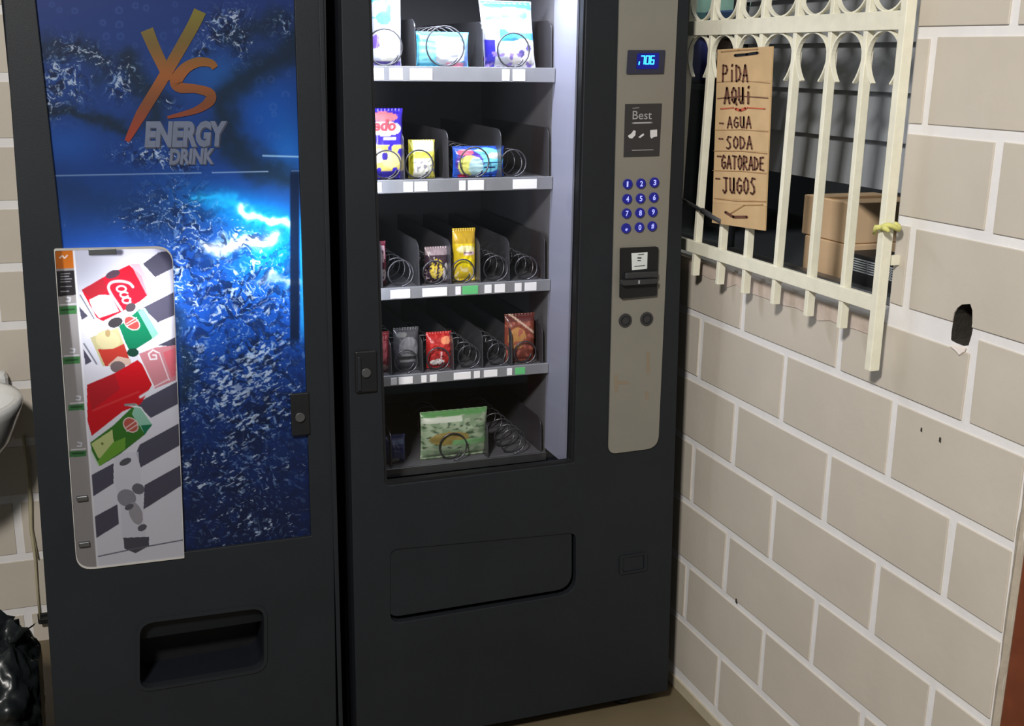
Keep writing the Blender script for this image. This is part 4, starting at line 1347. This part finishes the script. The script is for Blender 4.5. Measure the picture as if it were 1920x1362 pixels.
r4, w4 = snack('snack_bag', 'purple snack bag with a red and white logo, second shelf at left', 694, 203, 756, 343, 1,
      pnt((58, 40, 190), [('ell', (.4, .88, .42, .07), (236, 130, 140)), ('ell', (.42, .72, .5, .10), (240, 232, 236)), ('noise', (4, -.05, .12, .5), (226, 206, 110)), ('ell', (.6, .28, .3, .12), (246, 232, 150)), ('ell', (.2, .34, .2, .1), (240, 226, 200)), ('ell', (.4, .33, .10, .06), (60, 46, 150)), ('rect', (0, 1, 0, .12), (50, 40, 150)), ('rect', (.35, .75, .56, .6), (220, 214, 236))], 8), .04)
on_front('logo_lettering', 'edo', 700, 224, 742, 246, mat('red_logo_ink', (206, 70, 84), .5), w4, YS + .0225, .1, .03)
snack('snack_bag', 'small yellow and white bag on the second shelf', 766, 262, 815, 341, 1,
      pnt((226, 216, 90), [('rect', (.15, .95, .70, 1), (246, 244, 200)), ('rect', (.15, .8, .05, .52), (236, 238, 226)), ('noise', (8, .2, .15, .45), (150, 150, 160)), ('rect', (0, .12, 0, 1), (150, 150, 30)), ('rect', (0, 1, .0, .04), (120, 120, 40))], 10), .035, tilt=0.0)
snack('cookie_packet', 'bright blue packet with a yellow wedge, tilted on the second shelf', 848, 274, 944, 343, 1,
      pnt((40, 90, 206), [('ell', (.62, .55, .36, .40), (120, 210, 238)), ('ell', (.3, .45, .27, .42), (88, 60, 170)), ('ell', (.3, .38, .22, .34), (238, 240, 130)), ('ell', (.42, .36, .14, .3), (190, 230, 240)), ('ell', (.22, .8, .16, .1), (220, 100, 130)), ('rect', (.55, .85, .45, .5), (30, 60, 130)), ('rect', (.58, .8, .3, .34), (30, 60, 130)), ('ell', (.78, .7, .12, .1), (236, 244, 250)), ('rect', (.1, .3, 0, .1), (190, 40, 80))], 12), .032)
snack('snack_packet', 'narrow dark red packet at the left end of the third shelf', 707, 452, 724, 552, 2,
      pnt((120, 30, 56), [('rect', (.4, .8, .55, .9), (226, 190, 206)), ('ell', (.6, .25, .3, .14), (232, 220, 226)), ('noise', (6, .2, 0, 1), (90, 20, 44))], 14), .03)
snack('snack_bag', 'dark chocolate coloured bag with yellow print, third shelf', 796, 462, 840, 545, 2,
      pnt((60, 44, 52), [('rect', (0, 1, .78, 1), (150, 134, 140)), ('ell', (.45, .4, .3, .28), (214, 190, 70)), ('noise', (9, .1, .1, .75), (60, 44, 60)), ('ell', (.85, .3, .14, .26), (210, 204, 206)), ('noise', (12, .3, 0, .4), (200, 180, 190))], 16), .035)
snack('snack_tube', 'tall bright yellow bag standing in the third shelf', 848, 428, 890, 541, 2,
      pnt((236, 206, 40), [('rect', (0, 1, .72, 1), (196, 160, 40)), ('ell', (.5, .62, .4, .07), (250, 242, 180)), ('rect', (.4, .9, .50, .58), (230, 200, 206)), ('rect', (.4, .8, .55, .565), (60, 50, 50)), ('ell', (.5, .38, .35, .1), (250, 230, 20)), ('noise', (8, .15, 0, .3), (250, 232, 170))], 18), .036)
snack('snack_packet', 'narrow dark red packet at the left end of the fourth shelf', 708, 622, 730, 700, 3,
      pnt((130, 36, 44), [('rect', (.2, .7, .3, .8), (176, 84, 92)), ('ell', (.5, .12, .4, .08), (190, 150, 140))], 20), .03)
snack('snack_bag', 'charcoal grey bag in the dim left part of the fourth shelf', 738, 614, 785, 694, 3,
      pnt((70, 70, 76), [('ell', (.55, .55, .4, .25), (120, 120, 126)), ('rect', (.1, .9, .30, .36), (40, 40, 46)), ('rect', (.2, .8, .22, .27), (140, 140, 146)), ('ell', (.3, .85, .2, .06), (120, 120, 120))], 22), .035)
snack('snack_bag', 'red glossy bag with a white oval, fourth shelf', 799, 622, 846, 703, 3,
      pnt((176, 36, 36), [('ell', (.75, .78, .25, .1), (240, 150, 110)), ('noise', (7, .15, .2, 1), (206, 60, 56)), ('ell', (.38, .2, .28, .09), (246, 240, 240)), ('rect', (.48, .56, .3, .5), (236, 190, 196)), ('noise', (11, .32, .0, .6), (120, 20, 30))], 24), .04)
snack('snack_bag', 'brown and orange bag at the right of the fourth shelf', 945, 588, 1000, 690, 3,
      pnt((128, 62, 46), [('ell', (.35, .52, .3, .22), (190, 136, 80)), ('noise', (6, .22, .1, 1), (170, 96, 80)), ('rect', (0, 1, .85, 1), (96, 44, 40)), ('diag', (1.05, 1.1, .5), (210, 180, 160))], 26), .04)
snack('snack_packet', 'dark blue packet in the lower left corner behind the glass', 720, 815, 760, 905, 4,
      pnt((34, 44, 96), [('rect', (.3, .9, .7, .85), (70, 90, 130)), ('rect', (.4, .7, .1, .6), (60, 66, 110)), ('ell', (.5, .12, .2, .1), (150, 150, 150))], 28), .035)
snack('snack_bag', 'large pale green cracker bag alone on the lowest shelf', 788, 768, 912, 892, 4,
      pnt((122, 146, 116), [('rect', (0, 1, .88, 1), (92, 146, 88)), ('noise', (7, .02, 0, .9), (150, 166, 140)), ('noise', (14, .25, .2, .8), (74, 92, 70)), ('rect', (0, .6, .78, .88), (196, 204, 190)), ('ell', (.4, .45, .3, .14), (140, 124, 70)), ('rect', (.45, 1, .3, .4), (120, 170, 116))], 30), .045)

# ================================================================== LEFT CORNER
wb = empty('wash_basin', (-.94, .66, .6), 'white ceramic wash basin on the back wall left of the drinks machine', 'basin')
lathe('bowl', [(0, -.19), (.08, -.19), (.15, -.16), (.20, -.09), (.225, -.02), (.232, 0.0), (.228, .012), (.212, .012), (.20, -.01), (.17, -.07), (.10, -.12), (0, -.13)], (-.935, .655, .80), m_ceramic, wb, 40)
box('wall_bracket', -1.12, -.75, .84, .8965, .66, .83, m_ceramic, wb, bevel=.02)
tube('drain_pipe', [(-.935, .655, .612), (-.935, .655, .45), (-.935, .76, .40), (-.935, .896, .40)], .02, m_dsteel, wb, 12)

pp = [(43, 818), (50, 870), (57, 940), (58, 990), (66, 1050), (70, 1110), (75, 1162)]
pts = [tuple(at_y(u, v, .884)) for u, v in pp]
cd = empty('hanging_cord', pts[-1], 'thin pale cord hanging down the back wall beside the drinks machine', 'cord')
tube('cord_strand', pts, [.003, .004, .0055, .005, .0035, .003, .003], m_cord, cd, 8)
tube('cord_strand', [(x + .004 + .004 * math.sin(i * 2), y + .003, z) for i, (x, y, z) in enumerate(pts[:5])], .0022, m_cord, cd, 6)
x, z = fxz(86, 1160, .885)
ob = empty('wall_socket', (x, .89, z), 'small black plug in a socket low on the back wall by the cord', 'socket')
box('socket_plate', x - .022, x + .030, .888, .8968, z - .016, z + .014, m_black2, ob, bevel=.002)
box('plug', x - .016, x + .018, .868, .8885, z - .010, z + .008, m_black2, ob, bevel=.003)

gb = empty('garbage_bag', (-.82, .28, 0), 'crumpled black bin bag on the floor left of the drinks machine', 'bag')
bm = bmesh.new(); bmesh.ops.create_icosphere(bm, subdivisions=5, radius=1.0)
for v in bm.verts:
    d = v.co.normalized()
    f = 1.0 + .16 * noise.noise(d * 2.4) + .20 * abs(noise.noise(d * 5 + Vector((3, 1, 0)))) - .16 * abs(noise.noise(d * 9 + Vector((0, 0, 5)))) - .07 * abs(noise.noise(d * 19))
    p = Vector((d.x * .150 * f, d.y * .19 * f, d.z * .20 * f))
    if p.z < -.165: p.z = -.165
    if p.z > .1: p.x *= 1 - (p.z - .1) * 2.0; p.y *= 1 - (p.z - .1) * 2.0
    p.x = min(p.x, .128)
    v.co = Vector((-.832, .30, .166)) + p
for f in bm.faces: f.smooth = True
me = bpy.data.meshes.new('bag_body'); bm.to_mesh(me); bm.free(); me.materials.append(m_bagblk)
link('bag_body', me, gb)
for k, (dx, dy, h) in enumerate(((-.02, 0, .09), (.03, .02, .075), (.055, -.03, .06))):
    V, F = [], []
    for j in range(9):
        for i in range(7):
            t, s = j / 8, i / 6 - .5
            wv = .03 + .05 * t
            V.append((-.83 + dx + s * wv * 1.4 + .02 * t * (k - 1), .30 + dy + .03 * math.sin(s * 9 + k) * t + .012 * noise.noise((s * 5, t * 5, k)), .31 + h * t * (1 - .25 * abs(s))))
    for j in range(8):
        for i in range(6):
            a = j * 7 + i; F.append((a, a + 1, a + 8, a + 7))
    o = build('bag_tail', V, F, m_bagblk, gb, smooth=True)
